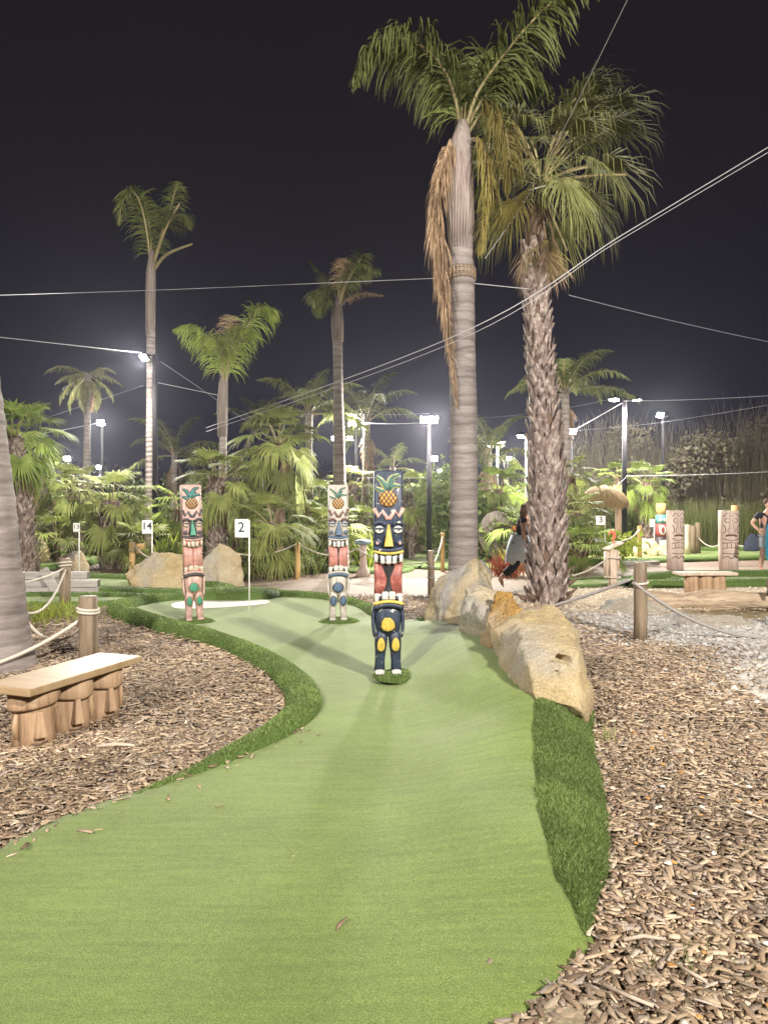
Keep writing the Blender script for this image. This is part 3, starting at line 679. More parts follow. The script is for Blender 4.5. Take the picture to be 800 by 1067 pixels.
def loft(mb, rings, n=20, pw=2.6):
    """rings: (z, cx, cy, rx, ry); superellipse sections"""
    vs = []; fs = []
    for (z, cx, cy, rx, ry) in rings:
        for k in range(n):
            q = 2*PI*k/n; c, s = math.cos(q), math.sin(q)
            vs.append((cx+rx*math.copysign(abs(c)**(2/pw), c), cy+ry*math.copysign(abs(s)**(2/pw), s), z))
    for i in range(len(rings)-1):
        for k in range(n):
            a = i*n+k; b = i*n+(k+1) % n; fs.append((a, b, b+n, a+n))
    fs.append(tuple(range(n-1, -1, -1))); fs.append(tuple(range((len(rings)-1)*n, len(rings)*n)))
    mb.add(vs, fs)
def tq(x, y): return ((x-190)/476.0, (1000-y)/476.0)
def band(mb, curve, hw, y0, th, bulge=0.0):
    """raised ribbon following a curve of (x,z) points on the front face"""
    n = len(curve); vs = []; fs = []
    prof = [(-1, 0), (-1, .6), (-.6, 1), (.6, 1), (1, .6), (1, 0)]
    for i, (x, z) in enumerate(curve):
        a = curve[max(i-1, 0)]; b = curve[min(i+1, n-1)]; tx, tz = b[0]-a[0], b[1]-a[1]; l = math.hypot(tx, tz)+1e-9
        nx, nz = -tz/l, tx/l
        h = hw[i] if hasattr(hw, '__len__') else hw
        for (s, t) in prof: vs.append((x+nx*h*s, y0-t*th-bulge*(1-(x/.14)**2), z+nz*h*s))
    K = len(prof)
    for i in range(n-1):
        for k in range(K-1): fs.append((i*K+k, (i+1)*K+k, (i+1)*K+k+1, i*K+k+1))
    fs.append(tuple(range(K))); fs.append(tuple(range((n-1)*K+K-1, (n-1)*K-1, -1)))
    mb.add(vs, fs)
def totem(label, loc, rotz, pal, lean=0.0, gape=1.0):
    t = thing('carved_totem', label, 'totem', loc, rotz, 'carved totems on the putting green')
    t.rotation_euler = (0, lean, rotz); t.scale = (1, 1, .957)
    body, dark, acc, zig, lip, tooth, mouth, throat, eye, fr, lf, lfo, foot, brow = pal
    FY = -.118
    mb = MB()
    def blk(z0, z1, hx, y0, y1):
        k = .012
        loft(mb, [(z0, 0, (y0+y1)/2, hx-k, (y1-y0)/2-k), (z0+k, 0, (y0+y1)/2, hx, (y1-y0)/2), (z1-k, 0, (y0+y1)/2, hx, (y1-y0)/2), (z1, 0, (y0+y1)/2, hx-k, (y1-y0)/2-k)], 28, 9)
    blk(1.10, 1.93, .131, FY, .115); blk(.62, .735, .128, FY+.01, .113)
    loft(mb, [(.70, 0, .03, .122, .085), (1.12, 0, .03, .122, .085)], 24, 8)
    mb.obj('post', body, t)
    # mouth lining between the lips, with its dark throat
    mb = MB(); loft(mb, [(.70, 0, -.035, .129, .06), (.9, 0, -.03, .126, .055), (1.10, 0, -.035, .129, .06)], 28, 7); mo = mb.obj('mouth', mouth, t)
    mb = MB()
    g = gape
    pl = [tq(*q) for q in ((190-32*g, 500), (190+32*g, 500), (190+17*g, 540), (190+8*g, 562), (190+10*g, 590), (190+22*g, 634), (190-22*g, 634), (190-9*g, 590), (190-6*g, 562), (190-18*g, 535))]
    pillow(mb, pl, -.0855, .006, .95, .01); mb.obj('throat', throat, mo)
    # pineapple: fruit, leaves with pale rims
    mb = MB(); pillow(mb, ell(*tq(188, 207), .083, .079, 22), FY+.002, .020, .8); p = mb.obj('pineapple', fr, t)
    L6 = [((186, 178), (160, 172), (132, 158)), ((186, 175), (160, 128), (135, 108)), ((188, 172), (200, 118), (236, 100)), ((190, 176), (208, 150), (243, 152)), ((188, 172), (180, 146), (172, 132)), ((190, 172), (202, 140), (214, 122))]
    mo_, mi_ = MB(), MB()
    for q in L6:
        pts = catmull([(tq(*a)[0], 0, tq(*a)[1]) for a in q], 6); n = len(pts)
        for mbx, w, dy in ((mo_, .027, .010), (mi_, .016, .0145)):
            band(mbx, [(v.x, v.z) for v in pts], [w*(.45+.55*math.sin(PI*min(1, .25+.75*i/(n-1))))+.001 for i in range(n)], FY+.002, dy)
    ro = mo_.obj('leaf_rim', lfo, p); mi_.obj('leaf', lf, p)
    # zigzag hair line
    mb = MB(); z = [tq(*q) for q in ((127, 250), (147, 288), (163, 262), (184, 296), (196, 296), (218, 260), (234, 288), (253, 248))]
    band(mb, z, .019, FY+.002, .014); mb.obj('zigzag', zig, t)
    # brow, eyes, cheeks
    mb = MB()
    for s in (-1, 1):
        c = [(s*a[0], a[1]) for a in (tq(206, 328), tq(220, 312), tq(240, 312), tq(252, 328))]
        band(mb, c if s > 0 else c[::-1], .016, FY+.002, .028)
    mb.obj('brow', brow, t)
    for s in (-1, 1):
        cx, cz = s*.084, tq(0, 345)[1]
        mb = MB(); pillow(mb, ell(cx, cz, .050, .045, 20), FY+.002, .010, .9); rim = mb.obj('eye', dark, t)
        mb = MB(); pillow(mb, ell(cx, cz-.002, .041, .035, 20), FY-.008, .016, .7); mb.obj('eyeball', eye, rim)
        mb = MB(); band(mb, [(cx-.036, cz+.004), (cx, cz+.012), (cx+.036, cz+.004)], .009, FY-.016, .012); mb.obj('eyelid', dark, rim)
        mb = MB(); pillow(mb, ell(cx+.004, cz-.004, .012, .008, 12), FY-.0225, .006, .8); mb.obj('pupil', throat, rim)
        mb = MB(); pillow(mb, ell(s*.097, tq(0, 402)[1], .030, .030, 16), FY+.002, .022, .6); ch = mb.obj('cheek', dark, t)
        mb = MB(); pillow(mb, ell(s*.102, tq(0, 406)[1], .013, .016, 12), FY-.019, .006, .6); mb.obj('cheek_dot', zig, ch)
    # nose wedge
    mb = MB(); h0, h1 = 1.215, 1.425
    vs = [(-.045, FY, h0), (.045, FY, h0), (-.040, FY-.075, h0+.004), (.040, FY-.075, h0+.004), (-.012, FY, h1), (.012, FY, h1), (-.006, FY-.012, h1), (.006, FY-.012, h1)]
    mb.add(vs, [(0, 1, 3, 2), (2, 3, 7, 6), (0, 2, 6, 4), (1, 5, 7, 3), (4, 6, 7, 5), (0, 4, 5, 1)])
    nm = bevel_mesh(mb.mesh('nose', False), .006, 2); link('nose', nm, acc, t)
    mb = MB()
    for s in (-1, 1): band(mb, [(s*.052, h0+.01), (s*.016, h1+.01)][::s], .008, FY+.002, .016)
    mb.obj('nose_edge', dark if dark is not acc else body, t)
    # lips and teeth
    def lip_(name, z0, arch, hw, th, m, bul):
        mb = MB(); cv = [(-.135+.27*i/12, z0+arch*((i/6-1)**2)) for i in range(13)]
        band(mb, cv, hw, FY+.03, th, bul); return mb.obj(name, m, t)
    lip_('upper_lip', 1.180, .020, .022, .045, dark, .018); lip_('lip_line', 1.150, .022, .014, .050, lip, .02)
    for z0_, z1_ in ((1.075, 1.145), (.705, .750)):
        mb = MB(); loft(mb, [(z0_, 0, FY+.035, .127, .052), (z1_, 0, FY+.035, .127, .052)], 24, 4); mb.obj('gum', throat, mo)
    mb = MB()
    for i in range(5):
        x = -.104+.052*i; z = 1.094+.018*((i-2)/2)**2
        w = .0258; pillow(mb, [(x-w, z+.046), (x-w*.97, z-.036), (x-w*.5, z-.048), (x+w*.5, z-.048), (x+w*.97, z-.036), (x+w, z+.046)], FY+.03, .052-.012*abs(i-2)/2, .8)
    mb.obj('upper_teeth', tooth, t)
    mb = MB()
    for i in range(4):
        x = -.096+.064*i; z = .752-.02*((i-1.5)/1.5)**2; w = .0318
        pillow(mb, [(x-w, z-.04), (x+w, z-.04), (x+w*.97, z+.03), (x+w*.5, z+.04), (x-w*.5, z+.04), (x-w*.97, z+.03)], FY+.03, .050-.01*abs(i-1.5)/2, .8)
    mb.obj('lower_teeth', tooth, t)
    lip_('lip_line', .700, -.030, .015, .050, lip, .02); lip_('lower_lip', .668, -.034, .021, .045, dark, .018)
    # torso with arms, legs, feet
    mb = MB()
    loft(mb, [(.655, 0, 0, .117, .105), (.60, 0, 0, .124, .110), (.50, 0, -.004, .118, .114), (.42, 0, 0, .112, .105), (.36, 0, 0, .07, .08)], 24, 3.2)
    to = mb.obj('torso', body, t)
    mb = MB(); pillow(mb, ell(*tq(188, 773), .076, .074, 20), -.109, .010, .9); mb.obj('patch_outline', throat, to)
    mb = MB(); pillow(mb, [tq(188+ a, 772+b) for a, b in ((-15, -31), (10, -31), (26, -12), (31, 12), (16, 26), (-2, 31), (-20, 26), (-31, 10), (-27, -12))], -.1125, .013, .75); mb.obj('belly_patch', acc, to)
    for s in (-1, 1):
        mb = MB(); loft(mb, [(.63, s*.130, .0, .014, .05), (.55, s*.136, -.012, .018, .045), (.44, s*.134, -.03, .016, .038), (.38, s*.128, -.045, .014, .032), (.35, s*.125, -.05, .008, .02)], 14, 2.4)
        mb.obj('arm', body, t)
        mb = MB()
        loft(mb, [(.44, s*.050, 0, .048, .085), (.34, s*.062, -.012, .058, .082), (.27, s*.066, -.02, .056, .078), (.20, s*.070, -.006, .048, .066), (.10, s*.074, 0, .045, .058), (.028, s*.076, 0, .050, .06)], 20, 2.8)
        lg = mb.obj('leg', body, t)
        mb = MB(); pillow(mb, ell(s*.066, .286, .045, .077, 20), -.083, .012, .85); mb.obj('patch_outline', throat, lg)
        mb = MB(); pillow(mb, [(s*.066+.036*math.cos(q)*(1-.15*math.sin(q)), .285+.066*math.sin(q)) for q in [2*PI*k/20 for k in range(20)]], -.088, .014, .7); mb.obj('knee_patch', acc, lg)
        mb = MB(); ellipsoid(mb, (s*.076, -.05, .022), (.045, .06, .022))
        for k in range(4): ellipsoid(mb, (s*.076-.031+.0205*k, -.105+.006*abs(k-1.5), .016), (.0115, .026, .014), 10, 6)
        mb.obj('foot', foot, lg)
    return t
P_ = lambda n_, c, **k: paint(n_, c, **k)
dk = paint('black_paint', (.018, .016, .018), .8)
leafg = paint('leaf_paint', (.055, .14, .105)); leafrim = paint('leaf_rim_paint', (.40, .38, .15))
white_p = paint('white_paint', (.60, .56, .49), .8)
navy = paint('navy_paint', (.027, .040, .070), .66); yel = paint('yellow_paint', (.50, .345, .02), .72, (.56, .48, .25))
pal_main = (navy, navy, yel, paint('pink_paint', (.55, .28, .23)), paint('mustard_paint', (.58, .40, .04)), white_p, paint('red_paint', (.27, .055, .035), .60, (.40, .15, .105)), dk, white_p,
            fruit_mat('pineapple_paint', (.44, .25, .06), (.33, .14, .035)), leafg, leafrim, paint('foot_paint', (.60, .55, .50)), navy)
rose = paint('rose_paint', (.50, .315, .255), .68, (.60, .47, .40)); green_p = paint('green_paint', (.03, .24, .13), .8); grey_p = paint('charcoal_paint', (.06, .05, .055), .74)
bone = paint('bone_paint', (.52, .44, .32), .85); tealg = paint('teal_paint', (.03, .18, .15), .8)
pal_rose = (rose, grey_p, green_p, grey_p, rose, bone, paint('salmon_paint', (.44, .21, .155), .7, (.5, .30, .235)), paint('rust_paint', (.35, .11, .07)), bone,
            fruit_mat('pineapple_brown', (.40, .24, .08), (.25, .12, .05)), tealg, grey_p, rose, grey_p)
cream = paint('cream_paint', (.47, .42, .35), .74, (.55, .5, .42)); blue_p = paint('slate_blue_paint', (.06, .115, .19), .8); brown_p = paint('brown_paint', (.14, .07, .05), .8)
pal_cream = (cream, blue_p, blue_p, brown_p, cream, white_p, paint('salmon_red_paint', (.42, .15, .11), .66, (.5, .24, .18)), dk, cream,
             fruit_mat('pineapple_tan', (.48, .28, .09), (.32, .16, .06)), leafg, bone, cream, brown_p)
tz = G(404, 703, .06); totem('navy blue totem with yellow nose and wide open red mouth, nearest of the three', (tz.x, tz.y, .016+berm(tz.x+.13, tz.y-.08)+.022), R(3), pal_main)
totem('pink totem with green knees, leaning slightly, beside the white sand patch', G(202.5, 646, .05), R(22), pal_rose, lean=R(-1.6), gape=.25)
totem('cream totem with slate blue nose and a thin dark slit in its red mouth', G(352, 646, .05), R(8), pal_cream, gape=.3)

# ------------------------------------------------------------------ benches on carved logs
def bench(label, loc, rotz, length, width, hgt, nlog, faces, m_top):
    t = thing('carved_bench', label, 'bench', loc, rotz)
    mb = MB(); box(mb, (0, 0, hgt-.026), (length, width, .052)); link('seat', bevel_mesh(mb.mesh('seat', False), .012, 3), m_top, t)
    for i in range(nlog):
        x = (i-(nlog-1)/2)*length*(.285 if faces else .235)
        r = .135 if faces else .13
        mb = MB()
        k = i*2.1
        loft(mb, [(-.02, x, 0, r*1.02, r*1.02), (.1, x+.004, 0, r, r), (.22, x-.004, 0, r*.97, r*.97), (hgt-.052, x, 0, r*.98, r*.98)], 26, 2.1)
        lg = mb.obj('log_leg', M['bench_log'], t)
        if faces:
            # brow: a slanting overhang carved round the front (the side facing -y)
            mb = MB(); n = 20; vs = []; fs = []
            for j in range(n+1):
                q = PI*(1.02+.96*j/n) if False else PI+PI*j/n
                c, s = math.cos(q), math.sin(q); low = .255+.055*(j/n) if i == 0 else .25+.05*abs(j/n-.6)
                for (rr, z) in ((r*.9, hgt-.056), (r*1.19, hgt-.056), (r*1.22, low+.02), (r*1.15, low), (r*.9, low+.012)): vs.append((x+rr*c, rr*s, z))
            for j in range(n):
                for q in range(4): fs.append((j*5+q, j*5+q+1, (j+1)*5+q+1, (j+1)*5+q))
            mb.add(vs, fs); turned = [mb.obj('carved_brow', M['bench_log'], lg)]
            mb = MB(); a, b_, z0, z1 = .022, .042, .085, .265
            vs = [(x-b_, -r*.93, z0), (x+b_, -r*.93, z0), (x-b_*.8, -r-.058, z0+.012), (x+b_*.8, -r-.058, z0+.012), (x-a, -r*.95, z1), (x+a, -r*.95, z1), (x-a*.7, -r-.03, z1), (x+a*.7, -r-.03, z1)]
            mb.add(vs, [(0, 1, 3, 2), (2, 3, 7, 6), (0, 2, 6, 4), (1, 5, 7, 3), (4, 6, 7, 5), (0, 4, 5, 1)])
            turned.append(link('carved_nose', bevel_mesh(mb.mesh('carved_nose', False), .01, 2), M['bench_log'], lg))
            for s in (-1, 1):
                mb = MB(); tube(mb, [(x+s*r*.92, -r*.55, .25), (x+s*r*.98, -r*.5, .17), (x+s*r*.93, -r*.58, .09)], [.012, .022, .012], 8); turned.append(mb.obj('carved_ear', M['bench_log'], lg))
            mb = MB(); tube(mb, [(x-.05, -r*.97, .055), (x, -r*1.0, .045), (x+.05, -r*.97, .055)], [.006, .009, .006], 6); turned.append(mb.obj('carved_mouth', M['dark_carve'], lg))
            for o_ in turned:
                o_.matrix_local = Matrix.Translation((x, 0, 0)) @ Matrix.Rotation(R((-30, -24, -18)[i]), 4, 'Z') @ Matrix.Translation((-x, 0, 0))
    return t
bench('pale plank bench on three carved face logs standing in the bark mulch', (-2.235, 5.03, 0), math.atan2(.96, .34), 1.08, .40, .45, 3, True, M['bench_top'])
bench('low bench with thin plank seat on three plain logs, standing on the pale sand', (5.85, 12.95, 0), R(2), 1.05, .36, .41, 3, False, M['drift'])

# ------------------------------------------------------------------ rope fence
def post(label, x, y, h, r, m, seed, name='fence_post', wrap=None, mw=None):
    t = thing(name, label, 'post', (x, y, 0), seed*1.3)
    mb = MB(); tube(mb, [(0, 0, -.05), (.003, 0, h*.35), (-.002, .002, h*.7), (0, 0, h-.012), (0, 0, h)], [r*1.02, r, r*.98, r*.97, r*.9], 18, True, 1, .06, seed); mb.obj('shaft', m, t)
    if wrap:
        for i, z in enumerate(wrap):
            mb = MB(); tube(mb, [((r+.008)*math.cos(q), (r+.008)*math.sin(q), z+.012*math.sin(q)) for q in [2*PI*k/16 for k in range(17)]], .014, 8); mb.obj('rope_wrap', mw or M['rope'], t)
    return t
def rope(label, a, b, sag, r=.016, m=None, name='rope', side=(0, 0, 0)):
    a, b = Vector(a), Vector(b); pts = []
    for i in range(17):
        t = i/16; p = a.lerp(b, t); p.z -= sag*4*t*(1-t); pts.append(p)
    base = Vector((a.x, a.y, 0)); mb = MB(); n = len(pts)
    # twisted lay: a slightly lobed tube
    fine = catmull(pts, 4); tube(mb, [p-base for p in fine], r, 8)
    o = mb.obj(name, m or M['rope']); o.location = base
    return tag(o, label, 'rope')
p1 = G(92, 694); post('round wooden fence post with a rope tied round it just behind the carved face bench', p1.x, p1.y, .70, .092, M['post'], 1, wrap=[.545, .575])
p2 = P(21, 640, 8.6); post('thin brown fence post right beside the leaning trunk at the left edge', p2.x, 8.6, .80, .06, M['post'], 2, wrap=[.42])
p3 = P(68, 600, 11.3); post('dark fence post in front of the grey timber steps', p3.x, 11.3, .78, .085, M['post'], 3, wrap=[.66, .71])
rope('thick pale rope hanging across the face bench to the left edge of the picture', P(92, 640, 7.22), P(-60, 706, 6.3), .10, .019)
rope('pale rope sagging low over the weeds between two old fence posts', P(21, 636, 8.5), P(68, 594, 11.2), .26, .017)
rope('pale rope drooping behind the face bench from the thin post', P(23, 640, 8.52), P(88, 650, 7.4), .24, .017)
rope('taut rope running low past the timber steps', P(20, 608, 8.6), P(67, 592, 11.28), .03, .013)
p4 = G(667, 667.5); post('weathered grey fence post standing at the edge of mulch and gravel', p4.x, p4.y, .93, .078, M['post'], 4, wrap=[.69])
rope('grey rope rising from the rocks to the weathered post at right', P(656, 604, 8.45), P(500, 648, 9.6), .06, .02, M['rope_grey'])
rope('grey rope sagging along the gravel to the right edge', P(660, 607, 8.42), P(860, 655, 8.6), .33, .02, M['rope_grey'])
p5 = P(310, 590, 15.6); post('new yellow wood fence post in front of the spiky bush', p5.x, 15.6, .82, .055, M['post_new'], 5)
rope('rope from the yellow post towards the pale angular boulder', P(310, 566, 15.55), P(248, 577, 15.2), .12, .014)
rope('rope from the yellow post to the cream totem side', P(311, 566, 15.55), P(372, 572, 15.8), .2, .014)
p6 = P(449, 600, 13.0); post('short grey post with two rope rings in front of the tall lamp post', p6.x, 13.0, .80, .062, M['post'], 6, wrap=[.50, .30], mw=M['rope_grey'])
rope('rope from the short grey post up to the far orange post', P(449, 590, 12.95), P(461, 559, 17.6), .12, .014)
rope('rope from the blue topped stump towards the tall lamp post', P(372, 572, 15.8), P(449, 585, 13.05), .16, .014)
p7 = P(461, 575, 17.6); post('slim orange wood post behind the big smooth trunk', p7.x, 17.6, .95, .05, M['post_new'], 7)
p8 = P(138, 570, 16.4); post('short tan post at the foot of the number fourteen board', p8.x, 16.4, .78, .075, M['post_new'], 8, wrap=[.6])
p9 = P(147, 570, 16.9); post('thicker tan post next to the roped one by the number fourteen board', p9.x, 16.9, .72, .11, M['post_new'], 9)
rope('loop of pale rope hanging from the short tan post', P(136, 562, 16.3), P(160, 582, 16.3), .1, .016)
rope('rope climbing behind the shaggy trunk towards the driftwood stand', P(596, 600, 12.4), P(634, 581, 13.9), .05, .016)
rope('rope from the driftwood stand up to the far tan post by the lamp', P(640, 565, 14.0), P(666, 552, 22), .1, .02)
p10 = P(666, 560, 22.2); post('small tan post topped with a rope beside the golden boulder at right', p10.x, 22.2, 1.0, .07, M['post_new'], 10)
for k, (px, d) in enumerate([(722, 24.0), (727, 24.3), (716, 23.6)]):
    q = P(px, 565, d); post(['weathered fence post between the two carved posts', 'rope end post between the two carved posts', 'whitish slim post just right of the left carved post'][k], q.x, d, (.95, 1.05, 1.0)[k], .09, M['post'] if k < 2 else M['drift'], 11+k)
rope('pale rope hanging between the two carved posts', P(724, 556, 24.1), P(752, 566, 23.5), .25, .022)
rope('pale rope on the right of the carved posts', P(764, 566, 23.5), P(782, 566, 23), .1, .02)

# ------------------------------------------------------------------ palms
def setm(o, mats):
    while len(o.data.materials) < len(mats): o.data.materials.append(None)
    for i, m in enumerate(mats):
        o.material_slots[i].link = 'OBJECT'; o.material_slots[i].material = m
def ribbon_mesh(name, leafV, leafF, stalk):
    mb = MB(); mb.add(leafV, leafF); nf = len(mb.f)
    for pts, rads in stalk: tube(mb, pts, rads, 6)
    m = mb.mesh(name); idx = [0]*nf+[1]*(len(mb.f)-nf)
    m.materials.append(None); m.materials.append(None)
    m.polygons.foreach_set('material_index', idx); return m
def arc_path(e0, L, droop, n=16, side=0.0, pw=1.4):
    p = Vector((0, 0, 0)); out = [p.copy()]
    for i in range(n):
        t = (i+.5)/n; e = R(e0)-R(droop)*t**pw; a = side*t*t
        p = p+Vector((math.cos(e)*math.cos(a), math.cos(e)*math.sin(a), math.sin(e)))*(L/n); out.append(p.copy())
    return out
def feather(path, leaf_len, nl, seed, grav=.5, w=.028, start=.14, spread=1.0, r0=.035, tipf=.5, ragged=.25):
    rnd = random.Random(seed); V = []; Fs = []
    n = len(path)-1
    def at(t):
        k = min(int(t*n), n-1); return path[k].lerp(path[k+1], t*n-k), (path[k+1]-path[k]).normalized()
    for i in range(nl):
        t = start+(1-start)*(i+rnd.random()*.6)/nl
        p, tg = at(min(t, .999))
        sd = tg.cross(Vector((0, 0, 1)))
        if sd.length < .05: sd = Vector((0, 1, 0))
        sd.normalize(); up = sd.cross(tg)
        f = math.sin(PI*min(1, .18+.82*t))**.6*(1-(1-tipf)*max(0, t-.6)/.4)
        for s in (-1, 1):
            if rnd.random() < ragged*.3: continue
            l = leaf_len*f*rnd.uniform(1-ragged, 1.05)
            d = (sd*s*spread*rnd.uniform(.65, 1.0)+tg*rnd.uniform(.35, .85)+up*rnd.uniform(-.25, .55)).normalized()
            q = p.copy(); segs = 4; pts = [q.copy()]
            g = grav*rnd.uniform(.6, 1.5)
            for k in range(segs):
                q = q+d*(l/segs); pts.append(q.copy())
                d = (d+Vector((rnd.uniform(-.08, .08), rnd.uniform(-.08, .08), -g))).normalized()
            wd = Vector((rnd.uniform(-1, 1), rnd.uniform(-1, 1), rnd.uniform(-.6, .6)))*.6+tg
            k0 = len(V)
            for k, q in enumerate(pts):
                a = pts[max(k-1, 0)]; b = pts[min(k+1, segs)]; dd = (b-a).normalized(); wv = wd-dd*wd.dot(dd)
                if wv.length < 1e-3: wv = dd.orthogonal()
                wv.normalize(); hw = w/2*(.55, 1.0, .9, .6, .08)[k]
                V.append(q+wv*hw); V.append(q-wv*hw)
            for k in range(segs): a = k0+2*k; Fs.append((a, a+1, a+3, a+2))
    m = ribbon_mesh('frond', V, Fs, [(path, [r0*(1-.85*i/n) for i in range(n+1)])])
    return m
def fan(e0, Lp, Rb, seed, droop=25, nseg=40, tip=.35, span=125, r0=.022, split=.55, foldup=.18):
    rnd = random.Random(seed); V = []; Fs = []
    path = arc_path(e0, Lp, droop, 8)
    t = (path[-1]-path[-2]).normalized(); e = math.atan2(t.z, t.x)-R(22); t = Vector((math.cos(e), 0, math.sin(e)))
    y = Vector((0, 1, 0)); nrm = t.cross(y); nrm = -nrm if nrm.z < 0 and e0 > -60 else nrm
    o = path[-1]; dphi = R(2*span)/nseg
    for i in range(nseg):
        ph = -R(span)+dphi*(i+.5)+rnd.uniform(-.3, .3)*dphi*.3
        rr = Rb*(.72+.28*math.cos(ph*.8))*rnd.uniform(.9, 1.05)
        d = t*math.cos(ph)+y*math.sin(ph)+nrm*(foldup*abs(math.sin(ph))); d.normalize()
        s = d.cross(nrm).normalized()
        k0 = len(V); tipd = tip*rnd.uniform(.5, 1.7)
        sw = rnd.uniform(-.08, .08)
        for k, (f, wf) in enumerate(((.03, 1.0), (.32, 1.0), (split, 1.0), (.80, .55), (1.0, .05))):
            r = rr*f; q = o+d*r+s*(sw*r*f)
            hang = max(0, f-.4)/.6
            q = q+Vector((0, 0, -1))*(tipd*rr*hang**1.8)-d*(tipd*.35*rr*hang**2)
            hw = math.tan(dphi/2)*min(r, rr*split)*wf*1.02
            V.extend([q-s*hw, q+nrm*(hw*.55*(1 if f < .9 else 0)), q+s*hw])
        for k in range(4):
            a = k0+3*k; Fs.append((a, a+1, a+4, a+3)); Fs.append((a+1, a+2, a+5, a+4))
    return ribbon_mesh('frond', V, Fs, [(path, [r0*(1-.4*i/8) for i in range(9)])])
FAN, FEA = {}, {}
def fan_v(e, s, far):
    k = (e, s, far)
    if k not in FAN: FAN[k] = fan(e, 1.0, 1.0, hash(k) % 9999, droop=28 if e > 20 else 18, nseg=26 if far else 42, tip=.22 if e > 30 else .4, split=.5+.1*s)
    return FAN[k]
def fea_v(e, s, far):
    k = (e, s, far)
    if k not in FEA:
        FEA[k] = feather(arc_path(e, 2.6, 95 if e > 20 else 60, 16, side=.25*(s-.5)), .62, 62 if far else 64, (e+200)*7+s, grav=.55, w=.030 if far else .026)
    return FEA[k]
LEVELS = (80, 58, 35, 10, -20, -50)
def trunk_obj(t, path, rads, m, n=18, wob=.05, seed=0):
    mb = MB(); tube(mb, catmull(path, 5), None or [0]*1, n) if False else None
    fine = catmull(path, 6 if n < 24 else 30); k = len(fine); rj = random.Random(seed+k)
    rr = [np.interp(i/(k-1), np.linspace(0, 1, len(rads)), rads)*(1 if n < 24 else rj.uniform(.982, 1.012)) for i in range(k)]
    tube(mb, fine, rr, n, True, 1, wob, seed)
    return mb.obj('trunk', m, t)
def boots(t, path, r, z0, z1, seed, rows, per, size=1.0, m=None, name='leaf_base'):
    """split leaf bases left on a fan palm's trunk: inverted V strips woven round it"""
    rnd = random.Random(seed); mb = MB(); H = path[-1].z
    fine = catmull(path, 8)
    def cen(z):
        for a, b in zip(fine, fine[1:]):
            if b.z >= z: return a.lerp(b, (z-a.z)/max(1e-4, b.z-a.z))
        return fine[-1]
    for j in range(rows):
        z = z0+(z1-z0)*(j+.5)/rows
        for k in range(per):
            q = 2*PI*(k+.5*(j % 2))/per+rnd.uniform(-.2, .2); zz = z+rnd.uniform(-.06, .06)*size
            c = cen(zz); rad = r(zz)
            for s in (-1, 1):
                dq = 1.0/per*PI*rnd.uniform(.75, 1.15); hh = .17*size*rnd.uniform(.7, 1.35)
                pts = []
                for f in (0, .35, .7, 1.0):
                    a = q+s*dq*f; rr = rad*(1.30-.24*f)+(.035*size*(1-f)**2)
                    pts.append((Vector((c.x+rr*math.cos(a), c.y+rr*math.sin(a), zz+hh*.55-hh*1.5*f)), a))
                wv = .034*size*rnd.uniform(.6, 1.45); vs = []
                for (p, a), wf in zip(pts, (.75, 1.1, 1.1, .7)):
                    tn = Vector((-math.sin(a), math.cos(a), .55*s)).normalized(); ou = Vector((math.cos(a), math.sin(a), 0))
                    vs += [p-tn*wv*wf, p+ou*.014*size, p+tn*wv*wf, p-ou*.02]
                fs = []
                for i in range(3):
                    a = i*4
                    for e_ in range(4): fs.append((a+e_, a+(e_+1) % 4, a+4+(e_+1) % 4, a+4+e_))
                fs.append((3, 2, 1, 0)); fs.append((12, 13, 14, 15)); mb.add(vs, fs)
    o = mb.obj(name, m or M['boot'], t, smooth=False); return o
